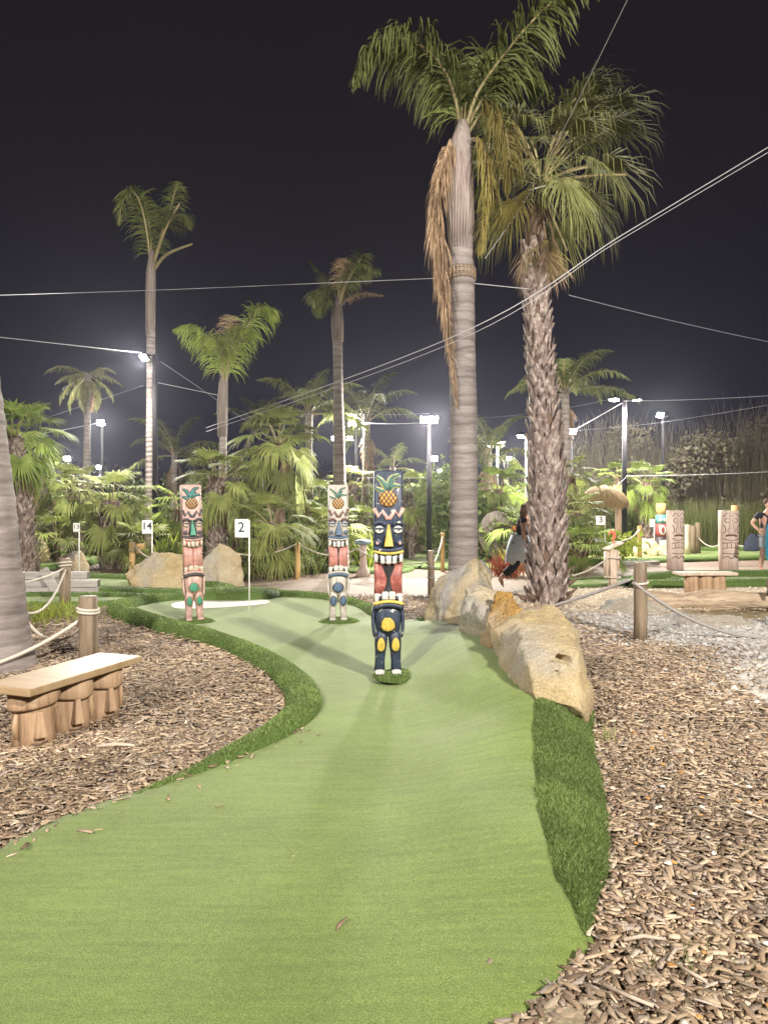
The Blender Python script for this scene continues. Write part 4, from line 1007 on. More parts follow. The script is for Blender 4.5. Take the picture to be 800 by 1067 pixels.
def palm(kind, label, base, crown, r0, r1, n, size, seed, trunk='ring', leaf=None, dead=0, group=None, name=None, far=False, levels=None, skirt=0, deadm=None, bend=0.0):
    """base, crown: world points; size: leaf scale"""
    rnd = random.Random(seed); base = Vector((base[0], base[1], 0)); cr = Vector(crown)-base
    t = thing(name or ('fan_palm' if kind == 'fan' else 'feather_palm'), label, 'palm tree', base, 0, group)
    path = [Vector((0, 0, -.05)), Vector((cr.x*.25+bend*.5, cr.y*.25, cr.z*.33)), Vector((cr.x*.6+bend, cr.y*.6, cr.z*.66)), Vector((cr.x, cr.y, cr.z))]
    flare = 1.3 if trunk == 'ring' else 1.15
    trunk_obj(t, path, [r0*flare, r0, (r0+r1)/2, r1, r1*1.1], M[{'ring': 'ring_pale', 'boot': 'bark', 'bark': 'bark'}[trunk]], 14, .08, seed)
    if trunk == 'boot': boots(t, path, lambda z: r0+(r1-r0)*z/max(cr.z, .1), .05, cr.z-.05, seed, max(4, int(cr.z/.16)), 8 if not far else 6, 1.0 if not far else 1.3)
    lm = leaf or (M['fan'] if kind == 'fan' else M['feather']); ga = 2.39996; a0 = rnd.random()*6
    lv = levels or LEVELS
    for i in range(n):
        f = (i+.5)/n; e = lv[min(len(lv)-1, int(f*len(lv)))]
        me = (fan_v if kind == 'fan' else fea_v)(e, rnd.randint(0, 1), far)
        o = bpy.data.objects.new('frond', me); C.objects.link(o); o.parent = t; setm(o, [lm, M['petiole']])
        az = a0+i*ga; o.location = cr+Vector((math.cos(az)*r1*.5, math.sin(az)*r1*.5, -.05-.25*f*size*(1 if kind == 'fan' else .4)))
        o.rotation_euler = (rnd.uniform(-.12, .12), rnd.uniform(-.12, .12), az); o.scale = [size*rnd.uniform(.85, 1.1)]*3
    for i in range(dead):
        me = (fan_v if kind == 'fan' else fea_v)(-78, i % 2, far)
        o = bpy.data.objects.new('dead_frond', me); C.objects.link(o); o.parent = t; setm(o, [deadm or M['dead'], M['dead']])
        az = a0+i*ga*1.3; o.location = cr+Vector((math.cos(az)*r1, math.sin(az)*r1, -.15-.5*size*rnd.random()))
        o.rotation_euler = (rnd.uniform(-.1, .1), rnd.uniform(-.1, .1), az); o.scale = [size*rnd.uniform(.6, .95)]*3
        o['label'] = 'dry brown hanging leaf'
    return t
def g0(px, d): return ((px-CX)/F*d, d)

# --- the tall smooth-trunked palm in the centre
t = thing('feather_palm', 'tall palm with smooth ringed trunk behind the boulder row, dead leaf hanging at its left', 'palm tree', (*g0(482, 11.0), 0))
B = Vector((*g0(482, 11.0), 0)); q = lambda px, py, d=11.0: P(px, py, d)-B
path = [Vector((0, 0, -.05)), q(483, 540), q(483, 450), q(481, 360), q(480.5, 285), q(480, 240), q(479, 190), q(481, 150)]
trunk_obj(t, path, [.25, .215, .21, .205, .20, .195, .20, .15], M['ring'], 28, .02, 3)
mb = MB(); tube(mb, [q(480.5, 250), q(479.5, 225), q(479, 190), q(480, 150), q(482, 128)], [.200, .215, .215, .165, .07], 24, True, 1, .10, 5); mb.obj('crown_sheath', M['sheath'], t)
for k in range(9):
    a = -PI*.95+k*.21; mb = MB(); rr = .205
    tube(mb, [q(480, 262)+Vector((math.cos(a)*rr*.95, math.sin(a)*rr*.95, 0)), q(480, 215)+Vector((math.cos(a+.12)*rr*1.07, math.sin(a+.12)*rr*1.07, 0)), q(480, 165+8*(k % 3))+Vector((math.cos(a+.05)*rr*.92, math.sin(a+.05)*rr*.92, 0))], [.012, .034, .012], 6)
    mb.obj('old_leaf_base', M['sheath'], t)
mb = MB()
for z in (282, 286.5, 291):
    tube(mb, [q(480.5, z)+Vector((.212*math.cos(a), .212*math.sin(a), .004*math.sin(9*a))) for a in [2*PI*k/24 for k in range(25)]], .009, 6)
for k in range(22):
    a = 2*PI*k/22; tube(mb, [q(480.5, 281)+Vector((.214*math.cos(a), .214*math.sin(a), 0)), q(480.5, 293)+Vector((.214*math.cos(a), .214*math.sin(a), 0))], .011, 5)
mb.obj('trunk_wrap', M['dead'], t)
def frond(path, ll, nl, seed, mats, grav=.5, w=.024, name='frond', **k):
    if w > .031: nl, w = int(nl*2.0), w*.58
    o = bpy.data.objects.new(name, feather(path, ll, nl, seed, grav, w, **k)); C.objects.link(o); o.parent = t; setm(o, mats); return o
fm = [M['feather'], M['petiole']]
frond(catmull([q(481, 150), q(474, 105), q(458, 68, 10.8), q(432, 46, 10.6), q(402, 42, 10.4), q(380, 62, 10.3), q(369, 96, 10.2)], 4), 1.05, 170, 1, fm, .8, start=.14, w=.030)
frond(catmull([q(484, 140), q(496, 100), q(522, 62, 10.7), q(556, 22, 10.4), q(592, -8, 10.2), q(640, -22, 10.0)], 4), .95, 120, 2, [M['feather'], M['petiole']], .6, start=.22, w=.030)
frond(catmull([q(481, 140), q(472, 100, 11.3), q(455, 70, 11.8), q(430, 52, 12.4), q(408, 60, 12.8)], 4), .95, 110, 3, fm, .7, start=.2, w=.03)
frond(catmull([q(483, 140), q(486, 105, 11.4), q(492, 78, 12.0), q(505, 58, 12.6), q(524, 60, 13.0)], 4), .85, 95, 4, fm, .6, start=.2, w=.03)
frond(catmull([q(482, 140), q(480, 110, 11.5), q(470, 85, 12.2), q(462, 74, 12.8)], 4), .85, 90, 5, fm, .6, w=.03)
frond(catmull([q(486, 142), q(505, 118, 10.9), q(522, 128, 10.7), q(530, 168, 10.6), q(528, 205, 10.6)], 4), .85, 150, 6, [M['yellowed'], M['petiole']], 1.1, start=.2, w=.017)
frond(catmull([q(487, 148), q(501, 150, 10.8), q(508, 190, 10.75), q(504, 240, 10.75), q(500, 262, 10.75)], 4), .75, 150, 7, [M['yellowed'], M['dead']], 1.3, start=.2, w=.016, ragged=.5)
frond(catmull([q(483, 140), q(510, 95, 11.2), q(545, 80, 11.3), q(575, 105, 11.3)], 4), .85, 80, 8, fm, .6, start=.2, w=.03)
for dx, s in ((0, 11), (4, 12), (-3, 13)):
    d_ = frond(catmull([q(472+dx, 148), q(462+dx*.5, 175, 10.75), q(455+dx, 220, 10.7), q(458+dx, 285, 10.7), q(466+dx*.6, 350, 10.72), q(476+dx*.3, 425, 10.75)], 5), .75 if dx == 0 else .55, 240, s, [M['dead'], M['dead']], 1.5, name='dead_frond', start=.05, spread=.55, w=.013, r0=.035, ragged=.6)
    d_['label'] = 'long dry brown leaf hanging along the trunk'

# --- the shaggy-trunked fan palm
bx, by = g0(569, 11.8); B = Vector((bx, by, 0)); q = lambda px, py, d=11.8: P(px, py, d)-B
t = thing('fan_palm', 'tall fan palm with criss-crossed shaggy brown trunk rising from the pale gravel', 'palm tree', B)
path = [Vector((0, 0, -.05)), q(570, 560), q(568, 470), q(563, 380), q(558, 310), q(555, 255), q(557, 215)]
rads = [.245, .225, .20, .172, .148, .132, .12]
trunk_obj(t, path, rads, M['bark'], 22, .06, 9)
zc = [p.z for p in path]
boots(t, path, lambda z: float(np.interp(z, zc, rads)), .10, 3.0, 21, 15, 7, 1.55)
boots(t, path, lambda z: float(np.interp(z, zc, rads)), 3.0, 6.0, 22, 19, 7, 1.15)
mb = MB()
for k, (a, z) in enumerate(((0.0, .14), (.2, .50), (-.15, .32), (PI, .06), (-2.4, .10), (-.9, .07))):
    r_ = .33; tube(mb, [Vector((math.cos(a)*r_, math.sin(a)*r_, z)), Vector((math.cos(a)*(r_+.08), math.sin(a)*(r_+.08), z+.03)), Vector((math.cos(a)*(r_+.19), math.sin(a)*(r_+.19), z+.11))], [.05, .035, .008], 6)
mb.obj('stub', M['bark'], t)
cr = q(563, 190)
FR = [(100, 72, 1.0, 1.0), (20, 65, .9, 1.0), (200, 70, .9, 1.0), (300, 60, .9, 1.0), (-20, 42, 1.15, 1.05), (12, 28, 1.1, 1.1), (160, 40, 1.0, 1.0), (230, 42, .95, 1.0), (75, 40, 1.0, 1.0), (-65, 48, .8, 1.05), (-35, 15, .9, 1.05), (30, 5, 1.0, 1.05), (195, 8, .95, 1.0), (255, 18, .7, 1.0), (120, 8, 1.0, 1.0), (-8, -12, .95, 1.0), (-50, -18, .75, .95), (215, -25, .8, .95), (290, -8, .7, 1.0), (335, 58, 1.0, 1.0), (50, -20, .9, .95), (0, 78, 1.45, 1.05), (60, 66, 1.35, 1.0), (-40, 68, 1.3, 1.05), (140, 70, 1.3, 1.0), (-12, 55, 1.5, 1.0)]
for i, (az, e, Lp, Rb) in enumerate(FR):
    o = bpy.data.objects.new('frond', fan(e, Lp*(1.08 if e > 20 else .92), Rb*(1.02 if e > 20 else .88), 300+i, droop=22, nseg=46, tip=.42 if e > 20 else .55, span=125, split=.33)); C.objects.link(o); o.parent = t
    setm(o, [M['fan_grey'] if e > -15 else M['yellowed'] if i % 2 else M['fan_grey'], M['petiole']]); o.location = cr+Vector((0, 0, -.004*i)); o.rotation_euler = (0, 0, R(az))
for i, (az, z, s) in enumerate(((185, -.35, 1.0), (200, -.5, .9), (215, -.25, .9), (-15, -.4, .85), (-40, -.35, .9), (240, -.55, .8), (280, -.5, .75), (150, -.45, .9), (60, -.5, .9), (10, -.65, .8))):
    o = bpy.data.objects.new('dead_frond', fan(-62, .75*s, .85*s, 400+i, droop=22, nseg=40, tip=.2, span=60, split=.3)); C.objects.link(o); o.parent = t
    setm(o, [M['dead'] if i % 3 else M['yellowed'], M['dead']]); o.location = cr+Vector((0, 0, z)); o.rotation_euler = (0, 0, R(az)); o['label'] = 'dry hanging fan leaf'
mb = MB(); tube(mb, [q(556, 196, 11.7), q(585, 188, 11.4), q(620, 184, 11.2), q(651, 183.5, 11.1)], [.035, .028, .022, .02], 8); mb.obj('cut_leaf_stalk', M['petiole'], t)
for (x1, y1) in ((548, 172), (600, 205), (590, 262)):
    mb = MB(); tube(mb, [cr, q((558+x1)/2, (200+y1)/2-6, 11.5), q(x1, y1, 11.3)], [.03, .024, .014], 6); mb.obj('cut_leaf_stalk', M['petiole'], t)

# --- leaning trunk at the left picture edge, its crown far above the frame
t = thing('feather_palm', 'thick smooth grey palm trunk cut by the left picture edge beside the face bench', 'palm tree', (-3.83, 7.0, 0))
trunk_obj(t, [Vector((0, 0, -.05)), Vector((-.04, 0, .5)), Vector((-.10, 0, 1.6)), Vector((-.20, 0, 2.8)), Vector((-.42, 0, 5)), Vector((-.75, 0, 9))], [.40, .335, .29, .25, .22, .19, .17], M['ring_mid'], 28, .03, 6)
for i in range(12):
    o = bpy.data.objects.new('frond', fea_v(LEVELS[i % 4], i % 2, False)); C.objects.link(o); o.parent = t; setm(o, fm); o.location = (-.75, 0, 9); o.rotation_euler = (0, 0, i*2.4)

# --- feather palms against the night sky
GF = 'slender feather palms behind the putting green'
palm('feather', 'very tall thin palm with bare cut leaf stalks, beside the black pole carrying a floodlight', g0(157.5, 20.5), P(158, 288, 20.5), .15, .12, 0, 1, 31, group=GF)
t = [o for o in C.objects if o.name.startswith('feather_palm') and o.parent is None][-1]
B = t.location.copy(); q = lambda px, py, d=20.5: P(px, py, d)-B
mb = MB(); tube(mb, [q(157, 350), q(157.5, 310), q(158, 285), q(159, 262)], [.13, .15, .135, .06], 12, True, 1, .15, 4); mb.obj('crown_sheath', M['sheath'], t)
frond(catmull([q(158, 285), q(155, 250), q(148, 215, 20.2), q(138, 200, 20), q(128, 215, 19.8), q(125, 236, 19.7)], 4), .85, 60, 31, fm, .5, w=.036)
frond(catmull([q(159, 280), q(168, 248), q(178, 220, 20.7), q(184, 198, 21), q(186, 190, 21.3)], 4), .7, 55, 32, fm, .45, w=.036, start=.3)
frond(catmull([q(159, 280), q(170, 245), q(180, 228, 20), q(192, 226, 19.6), q(199, 240, 19.4)], 4), .75, 50, 33, fm, .5, w=.036, start=.3)
frond(catmull([q(158, 282), q(158, 245, 20.7), q(152, 215, 21.5), q(150, 205, 22)], 4), .7, 50, 34, fm, .4, w=.036)
for (a, b, c_) in (((161, 275), (172, 242), (188, 213)), ((161, 282), (174, 266), (201, 255))):
    mb = MB(); tube(mb, catmull([q(*a), q(*b, 20.2), q(*c_, 20)], 4), [.05, .05, .048, .045, .042, .04, .035, .03, .025], 7); mb.obj('cut_leaf_stalk', M['petiole'], t)
palm('feather', 'bright yellow green feather palm with short white stem, spreading wide left and right', g0(232, 20), P(233, 402, 20), .13, .10, 0, 1, 32, group=GF)
t = [o for o in C.objects if o.name.startswith('feather_palm') and o.parent is None][-1]
B = t.location.copy(); q = lambda px, py, d=20: P(px, py, d)-B
mb = MB(); tube(mb, [q(232, 455), q(232, 420), q(233, 400), q(235, 385)], [.14, .15, .13, .05], 12); mb.obj('crown_sheath', M['sheath'], t)
bm_ = [M['feather_lamplit'], M['petiole']]
frond(catmull([q(233, 405), q(228, 372), q(214, 350, 19.7), q(198, 341, 19.5), q(181, 344, 19.3)], 4), .95, 55, 41, bm_, .6, w=.045)
frond(catmull([q(234, 405), q(245, 368), q(258, 340, 19.8), q(270, 324, 19.6), q(281, 322, 19.5), q(286, 334, 19.4)], 4), .95, 60, 42, bm_, .6, w=.045)
frond(catmull([q(234, 405), q(240, 365, 19.6), q(250, 345, 19), q(262, 345, 18.6)], 4), .9, 45, 43, bm_, .6, w=.045)
frond(catmull([q(233, 405), q(231, 370, 19.6), q(222, 352, 19), q(212, 360, 18.6)], 4), .9, 45, 44, bm_, .6, w=.045)
frond(catmull([q(233, 400), q(238, 360, 20.4), q(240, 335, 20.8), q(238, 328, 21.2)], 4), .55, 45, 45, [M['dead'], M['petiole']], .4, w=.04)
palm('feather', 'slim ringed palm behind the cream totem with a ragged star of half dead leaves', g0(355, 17.5), P(351, 325, 17.5), .17, .115, 0, 1, 33, group=GF)
t = [o for o in C.objects if o.name.startswith('feather_palm') and o.parent is None][-1]
B = t.location.copy(); q = lambda px, py, d=17.5: P(px, py, d)-B
mb = MB(); tube(mb, [q(352, 356), q(351.5, 338), q(351, 322), q(352, 310)], [.14, .16, .13, .05], 12, True, 1, .12, 3); mb.obj('crown_sheath', M['sheath'], t)
for i, (pts, ll, m) in enumerate(((((351, 325), (349, 305), (338, 290), (322, 272)), .42, 'feather'), (((352, 325), (358, 300), (372, 278), (386, 280)), .6, 'feather'), (((352, 325), (362, 312), (378, 306), (401, 309)), .30, 'dead'), (((351, 325), (340, 308), (330, 306), (328, 322)), .55, 'feather'), (((352, 322), (354, 298), (358, 276), (357, 270)), .45, 'dead'), (((352, 322), (362, 295), (376, 270), (378, 266)), .55, 'feather'), (((352, 325), (366, 296), (385, 285), (394, 284)), .5, 'feather'), (((351, 325), (344, 312), (336, 318), (333, 332)), .5, 'feather'))):
    frond(catmull([q(*p, 17.5+(-1)**i*.15*k) for k, p in enumerate(pts)], 5), ll, 48, 50+i, [M[m], M['petiole']], .45, w=.034, start=.25)
GM = 'dim feather palms farther back'
for lab, bpx, d, cx_, cy_, n_, sz, lf, dd in (
    ('feather palm with a pale bare stem between the bright palm and the slim ringed palm', 322, 21, 322, 428, 12, .72, 'feather', 0),
    ('feather palm with ragged dead leaves just above the lamp right of the cream totem', 380, 23, 382, 436, 11, .8, 'feather', 3),
    ('half hidden feather palm rising behind the shaggy fan palm trunk', 592, 19.5, 588, 405, 12, .8, 'feather', 2),
    ('brownish mop headed palm with a skirt of dead leaves at the far left', 90, 24, 92, 390, 20, .52, 'fan_grey', 6),
    ('palm with open arching leaves low between the two big trunks', 510, 25, 509, 473, 10, .8, 'feather', 3),
    ('little distant feather palm in the gap left of the bright double lamp', 409, 28, 409, 486, 8, .62, 'feather', 1),
    ('dim palm with pale hanging dead leaves right of the very tall thin palm', 181, 27, 182, 472, 10, .85, 'feather', 5),
    ('dark palm half lost behind the left fan palms', 215, 29, 270, 440, 9, .8, 'feather', 0)):
    palm('feather', lab, g0(bpx, d), P(cx_, cy_, d), .15, .10, n_, sz, int(bpx), leaf=M[lf], dead=dd, group=GM, far=True, levels=(82, 68, 50, 30, 5) if 'mop' not in lab else (35, 5, -20, -45, -60), deadm=M['dead'])

# --- low fan palms in the planted beds
GL = 'low fan palms in the planted beds'
for lab, bpx, d, tx, cy_, r0, n_, sz, tr, lf, dd in (
    ('large fan palm with bright yellow green leaves behind the smooth trunk at left edge', 30, 15.5, 14, 455, .20, 24, 1.05, 'boot', 'fan_bright', 14),
    ('stout fan palm with thick shaggy trunk right of the thirteen board', 118, 18.5, 116, 522, .30, 20, 1.0, 'boot', 'fan', 5),
    ('fan palm with scaly brown trunk directly behind the pink totem', 226, 17.0, 226, 498, .22, 20, .92, 'boot', 'fan', 4),
    ('tallest of the bushy fan palms, above the numbered flag', 292, 18.0, 290, 462, .16, 22, 1.15, 'bark', 'fan', 3),
    ('spreading low fan palm just behind the numbered flag stick', 268, 15.8, 284, 545, .14, 16, .95, 'bark', 'fan', 3),
    ('thin fan palm behind the thirteen board', 80, 21.5, 80, 508, .20, 15, .9, 'boot', 'fan', 4),
    ('fan palm left of the bushy palms with leaves over the pale boulder', 247, 19.5, 252, 505, .14, 12, .9, 'bark', 'fan', 1),
    ('small fan palm alone beside the right hand lamp posts', 673, 26, 673, 503, .22, 16, .95, 'boot', 'fan_bright', 5),
    ('fan palm above the thatched parasol', 645, 25, 644, 497, .16, 12, .75, 'bark', 'fan_bright', 2),
    ('dense fan palm pressed against the right side of the shaggy trunk', 600, 17.5, 600, 535, .16, 18, .72, 'bark', 'fan', 3),
    ('second leafy fan palm right of the shaggy trunk, set farther back', 606, 19, 594, 496, .14, 13, .7, 'bark', 'fan', 2),
    ('fan palm with lit leaves between the two big trunks', 518, 21, 519, 510, .16, 15, .95, 'bark', 'fan_bright', 4),
    ('dense fan palm behind the leaning wooden wheel', 508, 22.5, 505, 535, .16, 14, .9, 'bark', 'fan', 3),
    ('old fan palm with thick pale trunk between the navy totem and the tall lamp post', 425, 22, 425, 512, .20, 14, .85, 'boot', 'fan', 7),
    ('fan palm with pale dead skirt behind the cream totem', 372, 22.5, 366, 505, .15, 12, .9, 'boot', 'fan', 6),
    ('fan palm with lit leaves behind the very tall thin palm', 188, 20, 186, 530, .14, 13, .85, 'bark', 'fan_bright', 1),
    ('fan palm in shade at the far left behind the smooth trunk', 48, 23, 46, 500, .16, 12, .9, 'boot', 'fan', 5),
    ('fan palm filling the gap right of the pale bare stem', 332, 20.5, 334, 522, .14, 13, .9, 'bark', 'fan', 2),
    ('fan palm behind the slim orange wood post', 470, 22, 470, 520, .15, 12, .85, 'bark', 'fan', 2)):
    palm('fan', lab, g0(bpx, d), P(tx, cy_, d), r0*.9, r0*.75, int(n_*1.2), sz*.64, int(bpx*3+d), trunk=tr, leaf=M[lf], dead=dd+5, group=GL, far=d > 17.2)

# stemless young fan palms filling the beds
GY = 'young stemless fan palms in the beds'
for lab, bpx, d, z, n_, sz, lf in (
    ('young fan palm at the foot of the bushy palms, left of the yellow fence post', 298, 17.0, .55, 14, .55, 'fan'),
    ('young fan palm with drooping leaves behind the wide golden boulder', 150, 17.3, .6, 14, .55, 'fan'),
    
    ('young fan palm in shade between the two far left trunks', 60, 20.5, .7, 14, .6, 'fan'),
    ('young fan palm right behind the standing tan boulder', 56, 22, .9, 13, .6, 'fan'),
    ('young fan palm in front of the slim ringed palm', 345, 18.6, .9, 15, .6, 'fan'),
    ('young fan palm behind the yellow fence post and spiky bush', 322, 19.5, 1.2, 15, .65, 'fan_bright'),
    ('young fan palm close behind the blue topped stump', 388, 20.5, 1.0, 14, .6, 'fan'),
    ('young fan palm between navy totem and tall black lamp post', 432, 24, 1.1, 14, .65, 'fan'),
    ('young fan palm beside the red bromeliad, under the wooden disc', 546, 19.5, .9, 14, .6, 'fan_bright'),
    ('young fan palm at the right foot of the shaggy trunk', 608, 16.6, .55, 16, .62, 'fan_bright'),
    ('young fan palm left of the yellow flowering bush', 590, 18.2, .8, 15, .6, 'fan'),
    ('young fan palm right of the pale boulder, in front of the rope', 275, 16.0, .5, 14, .5, 'fan'),
    ('young fan palm above the pale boulder and the flag board', 246, 18.2, 1.5, 15, .62, 'fan_bright'),
    
    ):
    x_, y_ = g0(bpx, d); palm('fan', lab, (x_, y_), (x_, y_, z), .10, .09, n_, sz, int(bpx*5+d), trunk='bark', leaf=M[lf], dead=2, group=GY, far=True, name='young_fan_palm', levels=(78, 60, 42, 25, 8))

# ------------------------------------------------------------------ bushes and undergrowth
def blade_mesh(n, L0, L1, w, e_lo, e_hi, curve, seed, spread=.05, segs=4):
    rng = np.random.default_rng(seed)
    az = rng.random(n)*2*PI; e = np.radians(rng.uniform(e_lo, e_hi, n)); L = rng.uniform(L0, L1, n); cv = np.radians(rng.uniform(.4, 1.2, n)*curve)
    p = np.stack([rng.normal(0, spread, n), rng.normal(0, spread, n), np.zeros(n)], 1)
    sd = np.stack([-np.sin(az), np.cos(az), np.zeros(n)], 1); out = []
    for k in range(segs+1):
        f = k/segs; ww = w*(.6+.8*f if f < .4 else 1-(f-.4)/.6*.97)
        out += [p-sd*ww/2, p+sd*ww/2]
        ee = e-cv*f**1.3; p = p+np.stack([np.cos(ee)*np.cos(az), np.cos(ee)*np.sin(az), np.sin(ee)], 1)*(L/segs)[:, None]
    V = np.stack(out, 1)
    return np_mesh('leaves', V, 2*(segs+1), [(2*k, 2*k+1, 2*k+3, 2*k+2) for k in range(segs)])
def tuft(name, label, cat, px, d, args, m, group=None, s=1.0, xy=None):
    x, y = xy or g0(px, d); o = link(name, blade_mesh(*args), m); o.location = (x, y, 0); o.scale = [s]*3
    return tag(o, label, cat, group)
def leafy(name, label, cat, loc, lumps, n, leaf, m, seed, group=None, kind=None, sag=.3):
    rng = np.random.default_rng(seed); Vs = []
    tot = sum(l[3]*l[4]*l[5] for l in lumps)
    for (cx, cy, cz, rx, ry, rz) in lumps:
        k = max(8, int(n*rx*ry*rz/tot)); u = rng.normal(size=(k, 3)); u /= np.linalg.norm(u, axis=1, keepdims=True)
        r = rng.uniform(.35, 1.0, (k, 1))**.5*(1+.18*rng.normal(size=(k, 1)))
        c = np.array([cx, cy, cz])+u*r*np.array([rx, ry, rz]); c[:, 2] = np.abs(c[:, 2])+.02
        d = u*.5+rng.normal(0, .6, (k, 3))+np.array([0, 0, -sag]); d /= np.linalg.norm(d, axis=1, keepdims=True)
        s = np.cross(d, rng.normal(size=(k, 3))); s /= np.linalg.norm(s, axis=1, keepdims=True)
        L = leaf*rng.uniform(.6, 1.3, (k, 1)); w = L*.3
        Vs.append(np.stack([c, c+d*L*.5+s*w, c+d*L, c+d*L*.5-s*w], 1))
    o = link(name, np_mesh(name, np.concatenate(Vs), 4, [(0, 1, 2, 3)]), m); o.location = loc
    return tag(o, label, cat, group, kind)
GT = 'spiky leaved plants in the beds'
tuft('spiky_plant', 'large spiky bush of narrow arching leaves behind the yellow fence post', 'plant', 318, 17.2, (190, .9, 1.6, .045, 20, 88, 70, 1, .22), M['shrub'], GT)
tuft('spiky_plant', 'spiky grey green rosette between the pale trunk and the pink totem', 'plant', 176, 16.8, (120, .7, 1.2, .06, 10, 85, 40, 2, .12), M['shrub'], GT)
tuft('spiky_plant', 'low spiky plant to the right of the pink totem behind the boulder', 'plant', 244, 16.6, (130, .7, 1.2, .05, 15, 85, 60, 3, .16), M['shrub'], GT)
tuft('spiky_plant', 'dark spiky plant next to the smooth trunk at the left edge', 'plant', 22, 18.5, (110, .8, 1.5, .06, 30, 85, 45, 4, .15), M['shrub'], GT)
tuft('spiky_plant', 'grassy clump left of the big spiky bush', 'plant', 297, 16.4, (160, .5, 1.0, .03, 30, 88, 80, 5, .25), M['reed'], GT)
tuft('lime_plant', 'lime yellow upright leaves behind the pink totem', 'plant', 172, 17.6, (60, .7, 1.15, .13, 40, 85, 40, 6, .2), M['lime'], GT)
tuft('lime_plant', 'yellow green leaves just left of the shaggy palm foot by the orange flower', 'plant', 533, 18.0, (45, .4, .85, .08, 45, 88, 40, 7, .12), M['lime'])
tuft('lime_plant', 'yellow leaves between the cream totem and the navy totem', 'plant', 383, 19.0, (60, .6, 1.2, .10, 40, 88, 40, 8, .2), M['lime'])
tuft('bromeliad', 'deep red spiky bromeliad left of the walking woman', 'plant', 527, 16.2, (130, .35, .75, .05, 45, 88, 25, 9, .17), M['red_leaf'])
tuft('weeds', 'bright green weeds growing round the dark fence post by the timber steps', 'weeds', 48, 10.2, (700, .12, .42, .012, 25, 88, 80, 10, .38), M['lime'])
tuft('weeds', 'small tuft of grass at the corner of the golden boulder', 'weeds', 0, 0, (24, .08, .2, .006, 40, 85, 50, 12, .03), M['reed'], xy=(1.5, 4.75))
tuft('weeds', 'sparse grass sprig in the bark mulch near the lower right corner', 'weeds', 0, 0, (40, .05, .14, .005, 30, 85, 50, 13, .05), M['reed'], xy=(1.02, 2.45))
tuft('dead_fan_leaf', 'dry brown fan leaf lying beside the thin fence post', 'dry leaf', 0, 0, (26, .25, .4, .03, 5, 40, 20, 14, .02), M['dead'], xy=g0(34, 9.2))
GS = 'leafy bushes between the palms'
for i, (lab, px, d, w, h, n_, m) in enumerate((
    ('rounded green bush right of the tall lamp post', 466, 21, 1.3, 2.4, 2600, 'shrub'), ('tall olive green tree like bush between lamp post and smooth trunk', 458, 25, 1.4, 3.4, 2600, 'shrub'),
    ('yellow flowering low bush by the number three board', 606, 20, 1.5, .9, 1300, 'lime'), ('bushy hedge plant right of the wooden wheel', 530, 20.5, 1.1, 1.5, 1500, 'shrub'),
    ('dark bush behind the left fan palms', 60, 25, 2.2, 1.8, 2200, 'shrub'), ('bush behind the stout shaggy fan palm', 130, 24, 2.0, 2.0, 2200, 'shrub'),
    ('wide bush behind the pink totem', 205, 23, 2.0, 2.0, 2400, 'shrub'), ('bush behind the bushy fan palms', 280, 23, 2.4, 2.2, 2600, 'shrub'),
    ('bush behind the cream totem', 350, 26, 2.0, 2.4, 2400, 'shrub'), ('bush behind the navy totem', 405, 27, 1.9, 2.1, 2000, 'shrub'),
    ('bush right of the shaggy trunk behind the thatched parasol', 640, 27, 2.2, 1.7, 2000, 'shrub'), ('low bush in the far bed left of the wooden wheel', 497, 26, 1.8, 2.2, 2200, 'shrub'))):
    x, y = g0(px, d); rg = random.Random(i+50)
    lumps = [(rg.uniform(-w*.6, w*.6), rg.uniform(-.6, .6), h*rg.uniform(.25, .75), w*rg.uniform(.3, .5), .5, h*rg.uniform(.22, .38)) for _ in range(9)]
    leafy('leafy_bush', lab, 'bush', (x, y, 0), lumps, n_, .17, M[m], i, GS)
# continuous undergrowth and the dark wood behind it
rg = random.Random(5)
leafy('undergrowth', None, None, (0, 0, 0), [(x, 30+rg.uniform(-2, 3), rg.uniform(.4, 1.7), 1.5, 1.4, rg.uniform(.7, 1.5)) for x in np.arange(-19, 9, .8)], 26000, .26, M['shrub'], 77, kind='stuff')
leafy('far_wood', None, None, (0, 0, 0), [(x, 46+rg.uniform(-2, 4), rg.uniform(.5, 2.2), 2.6, 2.0, rg.uniform(1.2, 2.4)) for x in np.arange(-32, 12, 1.2)], 22000, .42, M['thicket'], 78, kind='stuff')
def reeds(name, x0, x1, y0, y1, h0, h1, n, w, m, seed, hf=None):
    rng = np.random.default_rng(seed); x = rng.uniform(x0, x1, n); y = rng.uniform(y0, y1, n)
    h = rng.uniform(h0, h1, n)*(np.array([hf(a) for a in x]) if hf else 1)
    az = rng.random(n)*2*PI; p = np.stack([x, y, np.zeros(n)], 1); lean = rng.normal(0, .16, (n, 2)); sd = np.stack([np.cos(az), np.sin(az)*.3, np.zeros(n)], 1); out = []
    for k in range(6):
        f = k/5; ww = w*(1-f*.85)
        out += [p-sd*ww/2, p+sd*ww/2]
        dd = np.concatenate([lean*(.4+1.8*f*f)+rng.normal(0, .04, (n, 2)), np.ones((n, 1))], 1); dd /= np.linalg.norm(dd, axis=1, keepdims=True); p = p+dd*(h/5)[:, None]
    o = link(name, np_mesh(name, np.stack(out, 1), 12, [(2*k, 2*k+1, 2*k+3, 2*k+2) for k in range(5)]), m); o['kind'] = 'stuff'; return o
hfun = lambda a: .74+.26*math.sin(a*.55+1.0)*math.sin(a*.23)+.20*noise.noise(Vector((a*.6, 0, 3)))
reeds('reed_thicket', 6.0, 36, 33, 40, 3.9, 7.8, 12000, .035, M['thicket'], 3, hfun)
rg = random.Random(9)
